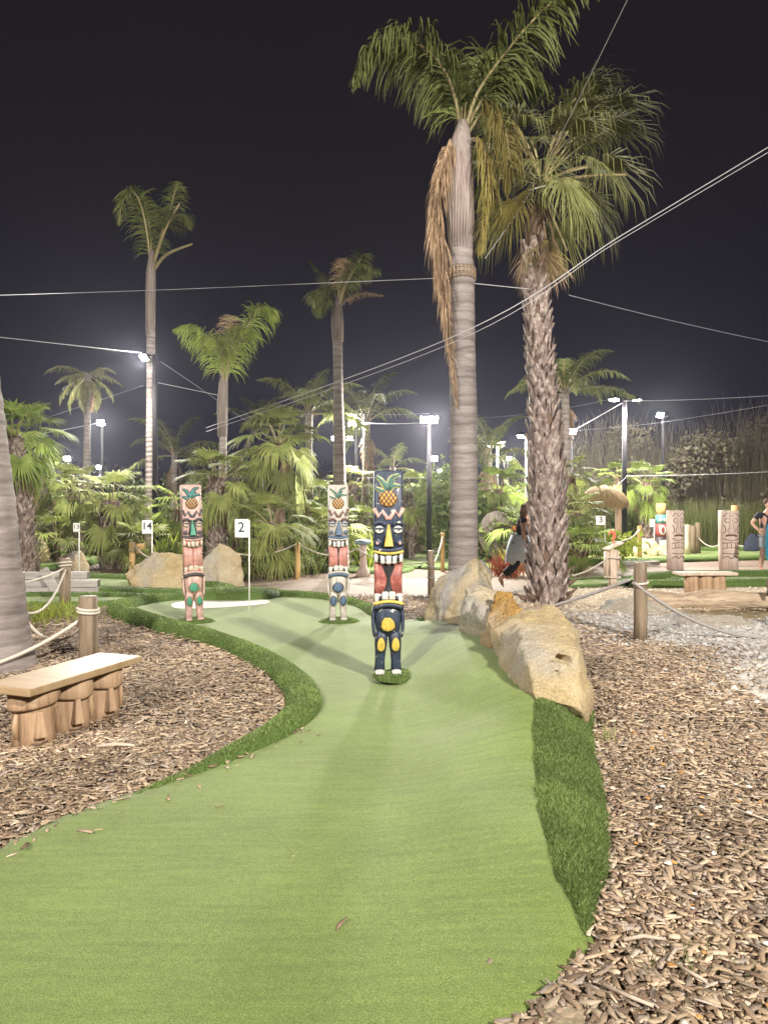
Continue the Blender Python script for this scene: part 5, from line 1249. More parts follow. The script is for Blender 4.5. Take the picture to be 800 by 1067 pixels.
leafy('thicket_foliage', None, None, (0, 0, 0), [(x, rg.uniform(32.5, 38), rg.uniform(1.2, 5.8)*max(.5, hfun(x)), rg.uniform(.5, 1.1), 1.0, rg.uniform(.5, 1.2)) for x in np.arange(6.5, 34, .30)], 34000, .20, M['thicket'], 79, kind='stuff', sag=.1)
reeds('reed_grass', 6.5, 22, 26.5, 29.5, .9, 2.0, 6500, .05, M['reed'], 4)

# ------------------------------------------------------------------ lamps
def spot(parent, loc, aim, power, size=165, blend=.7, rad=.12, col=(1, .95, .885)):
    l = bpy.data.lights.new('lamp_light', 'SPOT'); l.energy = power; l.spot_size = R(size); l.spot_blend = blend; l.shadow_soft_size = rad; l.color = col
    o = bpy.data.objects.new('lamp_light', l); C.objects.link(o); o.parent = parent; o.location = loc
    o.rotation_euler = (Vector(aim)).to_track_quat('-Z', 'Y').to_euler(); return o
def head(t, loc, aim, w=.28, h=.22):
    aim = Vector(aim).normalized(); rot = aim.to_track_quat('-Z', 'Y').to_matrix()
    mb = MB(); box(mb, (0, 0, .04), (w, h, .08)); box(mb, (0, 0, .095), (w*.6, h*.6, .04))
    me = bevel_mesh(mb.mesh('lamp_head', False), .012, 2)
    o = link('lamp_head', me, M['black'], t); o.location = loc; o.rotation_euler = rot.to_euler()
    mb = MB(); box(mb, (0, 0, -.012), (w*.86, h*.8, .02)); g = mb.obj('lamp_glass', M['lens'], o, False)
    return o
LAMPS = []
def lamp(label, x, y, z, heads, pole_r=.06, pm=None, power=None, cap=.0, size=165, blend=.7):
    """heads: list of (dx, dy, dz, aim)"""
    t = thing('flood_lamp', label, 'lamp post', (x, y, 0))
    mb = MB(); tube(mb, [(0, 0, -.05), (0, 0, z*.5), (0, 0, z+cap)], [pole_r, pole_r*.9, pole_r*.8], 12); mb.obj('pole', pm or M['black'], t)
    if len(heads) > 1 or abs(heads[0][0]) > .15:
        mb = MB(); xs = [h[0] for h in heads]+[0]; zz = heads[0][2]
        tube(mb, [(min(xs), heads[0][1], z+zz+.06), (max(xs), heads[0][1], z+zz+.06)], .03, 8); mb.obj('cross_arm', pm or M['black'], t)
    for (dx, dy, dz, aim) in heads:
        head(t, (dx, dy, z+dz), aim)
        a = Vector(aim).normalized(); spot(t, Vector((dx, dy, z+dz))+a*.14, a, power if power is not None else LAMP_W, size, blend)
    return t
def plamp(label, px, py, d, heads, **k):
    p = P(px, py, d); return lamp(label, p.x, p.y, p.z, heads, **k)
toward = (0.05, -.86, -.50)
plamp('black pole next to the very tall thin palm with a floodlight facing left', 162, 372, 20.2, [(-.22, -.25, -.08, (-.42, -.62, -.62))], pole_r=.085, cap=.06, power=LAMP_W*1.6)
plamp('distant bright lamp above the stout shaggy fan palm at left', 107, 441, 26, [(0, -.12, 0, toward)], power=LAMP_W*1.4)
plamp('small lamp low over the far left palms, nearest the left edge', 72, 478, 30, [(0, -.12, 0, toward)])
plamp('small white lamp peeking between the stout palm and the pale trunk at left', 105, 487, 36, [(0, -.12, 0, toward)], power=LAMP_W*.5)
plamp('black lamp post with one glaring lamp right of the slim ringed palm', 371, 442, 23.5, [(-.12, -.12, 0, toward)], power=LAMP_W*1.3)
plamp('far white lamp with two heads on short arms behind the slim ringed palm', 357, 457, 30, [(-.32, -.1, 0, toward), (.30, -.1, 0, toward)], pm=M['white_steel'], power=LAMP_W*.5)
plamp('tall black lamp post right of the navy totem with the brightest lamp', 447, 438, 19.5, [(-.12, -.12, 0, (.0, -.8, -.55)), (.10, -.12, .0, (.1, -.8, -.55))], pole_r=.07, power=LAMP_W*1.0)
plamp('lamp seen just below the brightest lamp and behind its post', 452, 478, 29, [(0, -.12, 0, toward)])
plamp('small far lamp below right of the brightest lamp', 458, 491, 38, [(0, -.12, 0, toward)], power=LAMP_W*.4)
plamp('far lamp with an angled arm in the gap between the two big palm trunks', 529, 478, 33, [(0, -.12, 0, toward)])
plamp('dim street light on a bent arm above the gap between the two big trunks', 518, 464, 31, [(.16, -.1, .12, (.1, -.2, -1)), (-.32, -.1, -.05, (0, -.1, -1))], pm=M['white_steel'], power=LAMP_W*.25)
plamp('thin white street light pole immediately left of the shaggy trunk', 548, 455, 27, [(-.22, -.1, 0, (-.2, -.35, -1))], pm=M['white_steel'], power=LAMP_W*.5)
plamp('lamp glaring right beside the half hidden feather palm', 595, 450, 24.5, [(0, -.12, 0, toward)])
plamp('black lamp post with two flat heads in a T, nearer of the right pair', 650, 417, 22.5, [(-.36, -.1, 0, (-.1, -.1, -.95)), (.36, -.1, 0, (.1, .25, -.95))], pole_r=.085, cap=.12, power=LAMP_W*1.1)
plamp('black lamp post with two glaring heads, farther of the right pair', 690, 433, 27.5, [(-.16, -.12, 0, toward), (.16, .12, 0, (.15, .9, -.42))], pole_r=.075, power=LAMP_W*1.1)
for sx, e, aim in ((7.5, FLOOD_KEY, (-.36, 1, -.25)), (-8.0, FLOOD_SIDE, (.34, 1, -.25))):
    lamp('tall twin floodlight mast behind the photographer, '+('right' if sx > 0 else 'left')+' of the green', sx, -6.5, 9.0, [(-.3, .15, 0, aim), (.3, .15, 0, aim)], pole_r=.1, power=e/2, size=96, blend=1.0)

# ------------------------------------------------------------------ overhead cables
def cable(label, pts, r, m=None, sag=0):
    pts = [Vector(p) for p in pts]
    fine = []
    if len(pts) > 2:
        fine = catmull(pts, 12); pts = pts[-1:]
    for a, b in zip(pts, pts[1:]):
        for i in range(14):
            t_ = i/14; p = a.lerp(b, t_); p.z -= sag*4*t_*(1-t_); fine.append(p)
    if len(pts) > 1: fine.append(pts[-1])
    base = Vector((fine[0].x, fine[0].y, 0)); mb = MB(); tube(mb, [p-base for p in fine], r*.72, 6)
    o = mb.obj('overhead_cable', m or M['cable']); o.location = base
    return tag(o, label, 'cable', 'cables strung overhead')
cable('pale wire crossing the upper left sky from the left edge to the smooth trunk', [P(-60, 310, 14), P(160, 303, 20.2), P(467, 290, 10.9)], .009)
cable('wire running on from the smooth trunk to the crown of the fan palm', [P(494, 296, 11), P(553, 302, 11.6)], .008)
cable('thin wire falling gently from the fan palm to the right edge', [P(592, 308, 12), P(860, 368, 14)], .008, M['cable_dim'], .05)
cable('thick pale cable sweeping from the upper right edge across both big palms to low palms', [P(870, 112, 7.5), P(650, 244, 9.5), P(470, 352, 10.4), P(215, 446, 16)], .009, sag=.18)
cable('second strand of the thick sweeping cable, hanging slightly lower', [P(870, 118, 7.5), P(640, 254, 9.5), P(470, 358, 10.4), P(215, 450, 16)], .006, sag=.26)
cable('wire from the left edge straight to the floodlight on the very tall thin palm', [P(-60, 345, 17), P(148, 368, 19.8)], .012)
cable('steep thin guy wire rising out of the picture top past the fan palm crown', [P(668, -30, 8), P(560, 187, 11.5), P(505, 270, 11)], .007)
cable('thin cable slanting right from the floodlight on the tall thin palm', [P(168, 377, 20.2), P(222, 414, 20), P(300, 470, 22)], .011, M['cable_dim'])
cable('nearly level cable right of the very tall thin palm', [P(165, 399, 20.2), P(228, 412, 20)], .012)
cable('cable from the very tall thin palm down left to the far lamps', [P(150, 402, 20.3), P(30, 442, 24)], .010, M['cable_dim'])
cable('low wire from the left edge to the bright left lamp', [P(-40, 462, 24), P(107, 440, 26)], .012, sag=.08)
cable('fine wires behind the palms at lamp height left of the smooth trunk', [P(330, 430, 24), P(447, 431, 19.5)], .008, M['cable_dim'], .05)
cable('fine wire from the glaring lamp to the brightest lamp', [P(371, 440, 23.5), P(447, 440, 19.5)], .009, M['cable'], .05)
cable('wire low across the gap from the navy totem to the lamp post', [P(372, 498, 22), P(446, 498, 19.6)], .009, M['cable'])
cable('wire from the half hidden lamp up to the near T shaped lamp', [P(595, 450, 24.5), P(648, 420, 22.5)], .014)
cable('level wire from the near T shaped lamp to the right edge', [P(650, 418, 22.4), P(860, 408, 20)], .010, M['cable'], .06)
cable('lower sagging wire from the half hidden lamp to the right edge', [P(595, 449, 24.5), P(690, 440, 27), P(860, 412, 22)], .011, M['cable_dim'], .10)
cable('wire with small clips passing in front of the thicket at right', [P(652, 496, 22.3), P(860, 488, 20)], .012, M['cable'], .05)
cable('slack wire from near lamp post to the thatched parasol', [P(652, 497, 22.4), P(622, 515, 21)], .010, M['cable_dim'], .1)
cable('dim wire behind the palms across the right sky', [P(500, 436, 24), P(640, 415, 26)], .009, M['cable_dim'], .1)

# ------------------------------------------------------------------ boards with numbers
def text_mesh(s, size):
    c = bpy.data.curves.new('digits', 'FONT'); c.body = s; c.size = size; c.align_x = 'CENTER'; c.align_y = 'CENTER'; c.extrude = .002; c.offset = size*.012
    o = bpy.data.objects.new('digits', c); C.objects.link(o); bpy.context.view_layer.update()
    m = bpy.data.meshes.new_from_object(o.evaluated_get(bpy.context.evaluated_depsgraph_get())); bpy.data.objects.remove(o); return m
def board(label, px, py_top, py_bot, d, base_px, pole_px, w_px, txt, rz=0, ts=.6, cat='sign', pole=True, dot=False):
    bx_, by_ = g0(pole_px, d); k = d/F
    t = thing('number_sign', label, cat, (bx_, by_, 0), rz)
    z1 = CAM_H-(py_top-HY)*k; z0 = CAM_H-(py_bot-HY)*k; w = w_px*k; cx = (px-pole_px)*k
    mb = MB(); box(mb, (cx, -.004, (z0+z1)/2), (w, .016, z1-z0)); link('board', bevel_mesh(mb.mesh('board', False), .003, 2), M['sign'], t)
    mb = MB(); tube(mb, [(0, .012, -.02), (0, .012, z1-.01)], .0085 if d < 12 else .014, 10); mb.obj('pole', M['sign'], t)
    if txt:
        m = text_mesh(txt, (z1-z0)*ts*1.25); o = link('numeral', m, M['ink'], t); o.location = (cx, -.0145, (z0+z1)/2+.01); o.rotation_euler = (PI/2, 0, 0)
    if dot:
        mb = MB(); box(mb, (cx, -.0135, z0+.035), (.006, .003, .018)); mb.obj('small_mark', M['ink'], t)
        mb = MB(); tube(mb, [(0, .012, .0), (0, .012, .006)], .05, 18); mb.obj('cup_rim', M['sign'], t)
    return t
board('white flag board with the numeral 2 on a thin white stick at the hole', 251.5, 541, 560, 10.5, 261, 259.5, 14, '2', R(-6), .62, dot=True)
board('white board with the number 14 on the pale trunk of the very tall palm', 153.5, 542, 556, 15.0, 158, 158.5, 10, '14', R(4), .60)
board('small white board with the number 13 on a thin stick among the left palms', 80, 545, 554, 16.0, 82, 82.5, 6.5, '13', 0, .55)
board('white flag board with the numeral 3 on a stick near the thatched parasol', 625.5, 537.5, 547, 17.0, 630, 630, 9.5, '3', 0, .7)
board('tiny plain white board on a stick beside the small fan palm at right', 679, 541, 549, 25, 681, 681.5, 4.5, '', 0)

# ------------------------------------------------------------------ carved posts, stumps and other things in the middle distance
def carved_post(label, px, d, top, bot, w, rz, seed):
    x, y = g0(px, d); k = d/F; H = CAM_H-(top-HY)*k; z0 = CAM_H-(bot-HY)*k
    t = thing('carved_post', label, 'carved post', (x, y, 0), rz, 'pale carved posts')
    hw = w*k/2; mb = MB(); loft(mb, [(-.05, 0, 0, hw*.95, hw*.9), (H*.3, 0, 0, hw*.98, hw*.9), (H*.6, 0, 0, hw, hw*.92), (H-.015, 0, 0, hw*1.03, hw*.95), (H, 0, 0, hw*.99, hw*.9)], 26, 3.4); b = mb.obj('shaft', M['carved'], t)
    FY = -hw*.9
    for s in (-1, 1):
        pass
    def groove(pts, r=.014, m='dark_carve', name='carved_line'):
        mb = MB(); tube(mb, catmull([(hw*a, FY-.001+abs(a)**3*.03, H*z) for a, z in pts], 4), r, 6); mb.obj(name, M[m], t)
    groove([(-.85, .90), (-.45, .955), (0, .90), (.45, .955), (.85, .90)], .010)
    for s in (-1, 1):
        groove([(s*.42+.30*math.cos(q), .835+.035*math.sin(q)) for q in [2*PI*i/10 for i in range(11)]], .009)
        groove([(s*.16, .80), (s*.24, .72), (s*.40, .665), (s*.30, .635)], .009); groove([(s*.88, .76), (s*.62, .70), (s*.66, .64), (s*.88, .62)], .009)
    groove([(-.62, .575), (-.2, .588), (.2, .588), (.62, .575)], .026, name='carved_mouth'); groove([(-.85, .535), (-.3, .505), (.3, .505), (.85, .535)], .010)
    groove([(-.9, .45), (0, .465), (.9, .45)], .009)
    groove([(-.9, .365), (0, .38), (.9, .365)], .008)
    for k in (-.45, 0, .45): groove([(k, .455), (k+.01, .41), (k, .372)], .007)
    groove([(-.9, .29), (0, .275), (.9, .29)], .009); groove([(-.9, .20), (-.4, .235), (0, .20), (.4, .235), (.9, .20)], .010)
    mb = MB(); pillow(mb, [(-hw*.3, H*.60), (hw*.3, H*.60), (hw*.14, H*.72), (-hw*.14, H*.72)], FY+.01, .05, .6); mb.obj('carved_nose', M['carved'], t)
    return t
carved_post('squared pale wooden post carved with a face, left of the two', 703, 18.0, 532, 593, 15.5, R(8), 1)
carved_post('squared pale wooden post carved with a face, right of the two, behind the low bench', 758.5, 18.0, 532, 595, 18, R(-6), 2)
mb = MB(); x, y = g0(765, 23); loft(mb, [(0, 0, 0, .11, .11), (1.62, 0, 0, .11, .11), (1.64, 0, 0, .1, .1)], 14, 2.2); o = mb.obj('wood_post', M['post_new']); o.location = (x, y, 0); tag(o, 'reddish wood post end showing above the right carved post', 'post')
# colourful little totem by the far lamp
x, y = g0(688, 25); t = thing('painted_pole', 'small red and turquoise painted pole figure beside the far right lamp post', 'totem', (x, y, 0))
for nm, z0, z1, hw, m in (('lower_body', 0, .55, .17, grey_p), ('red_face', .55, 1.0, .18, paint('bright_red', (.42, .05, .04), .85)), ('turquoise_band', 1.0, 1.32, .17, paint('turquoise', (.10, .34, .32), .85)), ('wood_top', 1.32, 1.72, .16, M['post_new'])):
    mb = MB(); loft(mb, [(z0, 0, 0, hw*.97, hw*.97), ((z0+z1)/2, 0, 0, hw, hw), (z1, 0, 0, hw*.97, hw*.97)], 18, 2.6); mb.obj(nm, m, t)
mb = MB(); pillow(mb, ell(0, .78, .115, .17, 16), -.17, .03, .7); mo = mb.obj('white_mouth', white_p, t); mb = MB(); pillow(mb, ell(0, .78, .06, .11, 14), -.195, .02, .7); mb.obj('mouth_hole', paint('deep_red', (.2, .02, .02), .9), mo)
for s in (-1, 1):
    mb = MB(); pillow(mb, ell(s*.075, 1.14, .05, .06, 12), -.165, .025, .7); mb.obj('eye', white_p, t)
# driftwood stand with a seahorse
x, y = g0(638, 13.9); t = thing('driftwood_stand', 'stand of pale timbers tied with rope and topped by a slanted slab', 'stand', (x, y, 0), R(8))
mb = MB(); loft(mb, [(-.03, 0, 0, .085, .08), (.25, .006, 0, .075, .075), (.55, -.004, 0, .08, .07), (.76, 0, 0, .085, .08)], 14, 3.2); mb.obj('upright', M['drift'], t)
mb = MB(); loft(mb, [(.20, -.125, .02, .04, .05), (.72, -.115, .02, .045, .055)], 10, 3); mb.obj('side_timber', M['drift'], t)
mb = MB(); loft(mb, [(.34, .115, .02, .03, .045), (.74, .10, .02, .035, .05)], 10, 3); mb.obj('side_timber', M['drift'], t)
for z in (.22, .60):
    mb = MB(); tube(mb, [(.16*math.cos(q), .11*math.sin(q), z+.01*math.sin(2*q)) for q in [2*PI*i/18 for i in range(19)]], .014, 6); mb.obj('rope_wrap', M['rope'], t)
mb = MB(); box(mb, (0.005, 0, .83), (.36, .24, .035), Matrix.Rotation(R(-22), 3, 'Y')); link('slab', bevel_mesh(mb.mesh('slab', False), .008, 2), M['drift'], t)
mb = MB(); tube(mb, catmull([(-.045, 0, .20), (-.075, 0, .165), (-.03, 0, .235), (.02, 0, .22), (.04, 0, .15), (.015, 0, .07), (.03, 0, .0), (.06, 0, -.01)], 4), [.008]*5+[.014, .02, .026, .03, .032, .034, .036, .038, .038, .038, .036, .034, .032, .028, .024, .020, .016, .013, .010, .009, .008, .007, .006, .005], 8)
o = mb.obj('seahorse', paint('coral_paint', (.62, .13, .035), .9)); o.location = (x-.005, y, .875); tag(o, 'orange red seahorse ornament standing on the driftwood stand', 'ornament')
# pale stump with blue bowl
x, y = g0(378, 16.3); t = thing('carved_stump', 'slim grey stump topped by a flat blue grey disc, left of the navy totem', 'stump', (x, y, 0))
mb = MB(); loft(mb, [(-.02, 0, 0, .17, .16), (.12, 0, 0, .15, .14), (.2, .01, 0, .09, .09), (.45, 0, 0, .075, .075), (.74, 0, 0, .09, .09)], 16, 2.4); mb.obj('stem', M['carved'], t)
mb = MB(); tube(mb, [(0, 0, .73), (0, 0, .78), (0, -.01, .82), (0, -.01, .845)], [.13, .19, .17, .10], 18, True, 1, .1, 2); mb.obj('disc_top', paint('dusty_blue', (.22, .33, .38), .62), t)
# leaning wooden wheel
x, y = g0(517, 20.0); t = thing('wooden_wheel', 'big carved wooden disc standing on edge between the two large trunks', 'carved disc', (x, y, 0), R(-14))
mb = MB(); n = 30; vs = []
for yy, sc in ((-.12, .94), (-.09, 1.0), (.09, 1.0), (.12, .94)):
    for k in range(n):
        a = 2*PI*k/n; r_ = .50*(1+.03*noise.noise(Vector((math.cos(a)*2, math.sin(a)*2, 1)))); vs.append((r_*.98*sc*math.cos(a), yy, .83+r_*1.30*sc*math.sin(a)))
fs = [(i*n+k, (i+1)*n+k, (i+1)*n+(k+1) % n, i*n+(k+1) % n) for i in range(3) for k in range(n)]+[tuple(range(n)), tuple(range(4*n-1, 3*n-1, -1))]
mb.add(vs, fs); mb.obj('disc', wood('dark_disc_wood', (.085, .07, .058), (.15, .125, .105), (.21, .18, .15), scale=1.5), t)
mb = MB(); rgx = random.Random(3)
for k in range(12): 
    a = 2*PI*k/12; tube(mb, [(.13*math.cos(a), -.118, .83+.17*math.sin(a)), (.40*math.cos(a+.15), -.112, .83+.52*math.sin(a+.15))], .016, 5)
for rr in (.14, .30): tube(mb, [(rr*math.cos(a), -.118, .83+rr*1.3*math.sin(a)) for a in [2*PI*k/20 for k in range(21)]], .015, 5)
mb.obj('carved_pattern', M['dark_carve'], t)
mb = MB(); tube(mb, [(0, .05, -.02), (0, .05, .4)], .09, 10); mb.obj('foot_post', M['post'], t)
# thatched parasol
x, y = g0(628, 21); t = thing('thatched_parasol', 'thatched straw parasol on a thin pole right of the shaggy trunk', 'parasol', (x, y, 0))
mb = MB(); tube(mb, [(.1, 0, -.02), (.05, 0, 1.0), (0, 0, 2.1)], .045, 10); mb.obj('pole', M['post'], t)
rng = np.random.default_rng(8); n = 3200; az = rng.random(n)*2*PI; f0 = rng.random(n)**.6*.75
def dome(f): return np.stack([np.sin(f*1.45)*.72, .10+np.cos(f*1.55)*.55], 1)
a_ = dome(f0); b_ = dome(np.minimum(f0+.30, 1.06)); jit = rng.normal(0, .02, (n, 3))
def cyl(rz, az): return np.stack([rz[:, 0]*np.cos(az), rz[:, 0]*np.sin(az), 1.55+rz[:, 1]], 1)
A0 = cyl(a_, az)+jit; B0 = cyl(b_, az+rng.normal(0, .05, n))+jit*1.5-np.array([0, 0, .05]); sdv = np.stack([-np.sin(az), np.cos(az), np.zeros(n)], 1)*.012
link('thatch', np_mesh('thatch', np.stack([A0-sdv, A0+sdv, B0+sdv, B0-sdv], 1), 4, [(0, 1, 2, 3)]), M['thatch'], t)
mb = MB(); loft(mb, [(1.62, 0, 0, .68, .68), (1.85, 0, 0, .55, .55), (2.05, 0, 0, .34, .34), (2.17, 0, 0, .05, .05)], 20, 2); mb.obj('thatch_base', M['thatch'], t)
mb = MB(); tube(mb, [(0, 0, 1.5), (.2, -.05, 1.0), (.38, -.1, .35)], .022, 6); mb.obj('brace', M['post'], t)
# timber steps on the left
x, y = g0(40, 13.2); t = thing('timber_steps', 'low retaining steps of grey timber sleepers behind the rope fence', 'steps', (x, y, 0), R(6))
for k, (dx, dy, dz, w_) in enumerate(((-.3, .35, .29, 2.2), (-.2, .1, .15, 2.4), (-.1, -.15, .04, 2.5), (.75, -.05, .17, .7))):
    mb = MB(); box(mb, (dx, dy, dz), (w_, .22, .13)); link('sleeper', bevel_mesh(mb.mesh('sleeper', False), .012, 2), M['sleeper'], t)
mb = MB(); box(mb, (.32, -.25, .20), (.16, .06, .62), Matrix.Rotation(R(-34), 3, 'Y') @ Matrix.Rotation(R(-14), 3, 'X')); link('leaning_board', bevel_mesh(mb.mesh('leaning_board', False), .008, 2), M['sleeper'], t)
# pond log
mb = MB(); pts = catmull([(4.1, 11.25, .10), (5.0, 11.1, .13), (6.2, 10.95, .15), (7.4, 10.9, .16), (9, 11.0, .15)], 6); tube(mb, [Vector(p)-Vector((4.1, 11.25, 0)) for p in pts], [.15+.03*math.sin(i*1.1) for i in range(len(pts))], 18, True, 1, .28, 4)
o = mb.obj('pond_log', M['log']); o.location = (4.1, 11.25, 0); tag(o, 'bleached rough log lying along the back of the small pond', 'log')
mb = MB(); tube(mb, [(0, 0, 0), (.04, 0, .12), (-.02, .02, .24)], [.03, .05, .015], 6, True, 1, .5, 2); tube(mb, [(.03, 0, .08), (.16, 0, .17)], [.03, .008], 6)
o = mb.obj('dark_stub', M['dark_carve']); o.location = (5.82, 10.75, .24); tag(o, 'small black snag sticking up from the pond log at the right edge', 'snag')
mb = MB(); box(mb, (0, 0, .06), (1.1, .2, .1)); o = link('sleeper', bevel_mesh(mb.mesh('sleeper', False), .012, 2), M['sleeper']); o.location = (*g0(665, 19.2), .02); tag(o, 'grey timber beam on the green behind the weathered post', 'beam')
# orange flowers
x, y = g0(538, 18.6); t = thing('orange_flower', 'orange flower on a tall stem left of the walking woman', 'flower', (x, y, 0))
mb = MB(); tube(mb, [(0, 0, 0), (.02, 0, .5), (-.02, 0, .98)], .014, 6); mb.obj('stem', M['shrub'], t)
bl = link('petals', blade_mesh(26, .12, .2, .06, 0, 80, 40, 31, .02), paint('orange_petal', (.60, .20, .02), .9), t); bl.location = (-.02, 0, .98)
# loose bits on the turf
for k, (px, py, a, L_) in enumerate(((228, 841, .3, .05), (102, 866, .2, .045), (125, 848, 1.4, .03), (520, 884, .2, .05), (104, 843, .1, .03))):
    p = G(px, py, .025); mb = MB(); box(mb, (0, 0, .004), (L_, L_*.22, .006), Matrix.Rotation(a, 3, 'Z'), .8)
    o = link('bark_chip', bevel_mesh(mb.mesh('bark_chip', False), .0015, 1), M['petiole']); o.location = (p.x, p.y, .023)
    tag(o, ['pale bark chip alone on the turf near the middle left', 'pale bark chip on the turf towards the left edge', 'tiny upright splinter on the turf near the left mulch', 'thin straw lying on the turf in front of the right edging', 'small chip on the turf right at the mulch line on the left'][k], 'bark chip')
# larger sticks in the mulch
for k, (px, py, a, L_, r_) in enumerate(((672, 985, .05, .15, .007), (707, 1000, .7, .13, .005), (720, 1020, 2.2, .12, .005), (775, 850, 2.2, .26, .004), (655, 1045, 2.5, .16, .006), (120, 780, .1, .24, .012), (195, 755, 1.5, .07, .009))):
    p = G(px, py, .03); mb = MB(); tube(mb, [(-L_/2, 0, 0), (0, .01, .006), (L_/2, -.004, .0)], [r_, r_*1.1, r_*.7], 7, True, 1, .3, k)
    o = mb.obj('stick', M['drift']); o.location = (p.x, p.y, .045); o.rotation_euler = (0, 0, a)
    tag(o, ['short thick stick in the mulch near the lower right', 'straight pale stick in the mulch, lower right', 'stick lying crosswise in the mulch, lower right', 'long split straw on the mulch at the right edge', 'curved stick close to the bottom edge right of the turf', 'broken branch on the mulch in front of the carved face bench', 'upright chip of wood in the mulch left of the curved edging'][k], 'stick')

# ------------------------------------------------------------------ thin haze added to give the lamps a lens-bloom glow
hz = bpy.data.materials.new('haze'); hz.use_nodes = True; N = hz.node_tree.nodes; N.clear()
ho = N.new('ShaderNodeOutputMaterial'); hv = N.new('ShaderNodeVolumePrincipled')
hv.inputs['Density'].default_value = .0005; hv.inputs['Color'].default_value = (.82, .84, 1.0, 1); hv.inputs['Anisotropy'].default_value = .78
hz.node_tree.links.new(hv.outputs[0], ho.inputs['Volume'])
mb = MB(); box(mb, (0, 25, 6.5), (130, 120, 15)); h = mb.obj('haze', hz, None, False); h['kind'] = 'stuff'

# ------------------------------------------------------------------ people
def skin(nodes_, edges_, name, m, parent, sub=2):
    me = bpy.data.meshes.new(name); keys = list(nodes_); me.from_pydata([nodes_[k][0] for k in keys], [(keys.index(a), keys.index(b)) for a, b in edges_], [])
    o = bpy.data.objects.new(name, me); C.objects.link(o)
    md = o.modifiers.new('s', 'SKIN'); md.use_smooth_shade = True
    for i, k in enumerate(keys):
        r_ = nodes_[k][1]; me.skin_vertices[0].data[i].radius = r_ if hasattr(r_, '__len__') else (r_, r_)
        me.skin_vertices[0].data[i].use_root = (i == 0)
    sb = o.modifiers.new('b', 'SUBSURF'); sb.levels = sub
    bpy.context.view_layer.update()
    m2 = bpy.data.meshes.new_from_object(o.evaluated_get(bpy.context.evaluated_depsgraph_get())); bpy.data.objects.remove(o)
    m2.materials.clear(); m2.polygons.foreach_set('use_smooth', [True]*len(m2.polygons))
    return link(name, m2, m, parent)
SK = mat('skin_tone', (.52, .30, .21), .55, .35)
BLK = tex('black_cloth', [(.3, (.012, .012, .016)), (.7, (.03, .03, .036))], 30, bump=.3); DEN = tex('light_denim', [(.3, (.46, .58, .70)), (.7, (.60, .70, .79))], 14, bump=.3)
HAIR = tex('brown_hair', [(.3, (.035, .018, .01)), (.7, (.13, .07, .035))], 20, stretch=(5, 5, .5), bump=.5)
GRY = tex('grey_cloth', [(.3, (.26, .27, .30)), (.7, (.38, .39, .42))], 20, bump=.3); TEAL = tex('teal_cloth', [(.3, (.015, .13, .20)), (.7, (.03, .20, .29))], 14, bump=.3)
def hand(parent, p, d, s):
    """five bent fingers on a small palm; d = direction the hand hangs"""
    d = Vector(d).normalized(); side = Vector((0, 1, 0)); nrm = d.cross(side).normalized()
    N_ = {'w': (p, .026), 'm': (p+d*.05, (.040, .017)), 'k': (p+d*.085, (.040, .015))}; E_ = [('w', 'm'), ('m', 'k')]
    for i, (o_, l) in enumerate(((-.03, .058), (-.010, .07), (.011, .066), (.031, .05))):
        a = p+d*.085+side*o_; b = a+d*l*.55+nrm*.008*s; c = b+d*l*.4+nrm*.022*s
        N_['f%d' % i] = (a+d*.012, .0095); N_['g%d' % i] = (b, .0085); N_['h%d' % i] = (c, .007); E_ += [('k', 'f%d' % i), ('f%d' % i, 'g%d' % i), ('g%d' % i, 'h%d' % i)]
    N_['t0'] = (p+d*.03-side*.04, .011); N_['t1'] = (p+d*.06-side*.056+nrm*.01*s, .0095); E_ += [('m', 't0'), ('t0', 't1')]
    return skin(N_, E_, 'hand', SK, parent, 1)
def head_mesh(parent, c, face, s=1.0):
    """face: yaw of the look direction"""
    mb = MB(); rot = Matrix.Rotation(face, 3, 'Z'); c = Vector(c)
    ellipsoid(mb, c, (.092*s, .075*s, .115*s), 20, 14, rot)
    ellipsoid(mb, c+rot @ Vector((.03, 0, -.06))*s, (.06*s, .055*s, .06*s), 14, 10, rot)
    ellipsoid(mb, c+rot @ Vector((.098, 0, -.02))*s, (.017*s, .014*s, .026*s), 8, 6, rot)
    for q in (-1, 1): ellipsoid(mb, c+rot @ Vector((-.005, q*.076, -.01))*s, (.018*s, .009*s, .03*s), 8, 6, rot)
    o = mb.obj('head', SK, parent)
    for q in (-1, 1):
        mb = MB(); ellipsoid(mb, c+rot @ Vector((.083, q*.032, .008))*s, (.008*s, .014*s, .008*s), 8, 6, rot); mb.obj('eye', M['ink'], o)
    mb = MB(); ellipsoid(mb, c+rot @ Vector((.083, 0, -.066))*s, (.008*s, .024*s, .007*s), 8, 6, rot); mb.obj('mouth', paint('lip', (.40, .13, .11), .95), o)
    return o
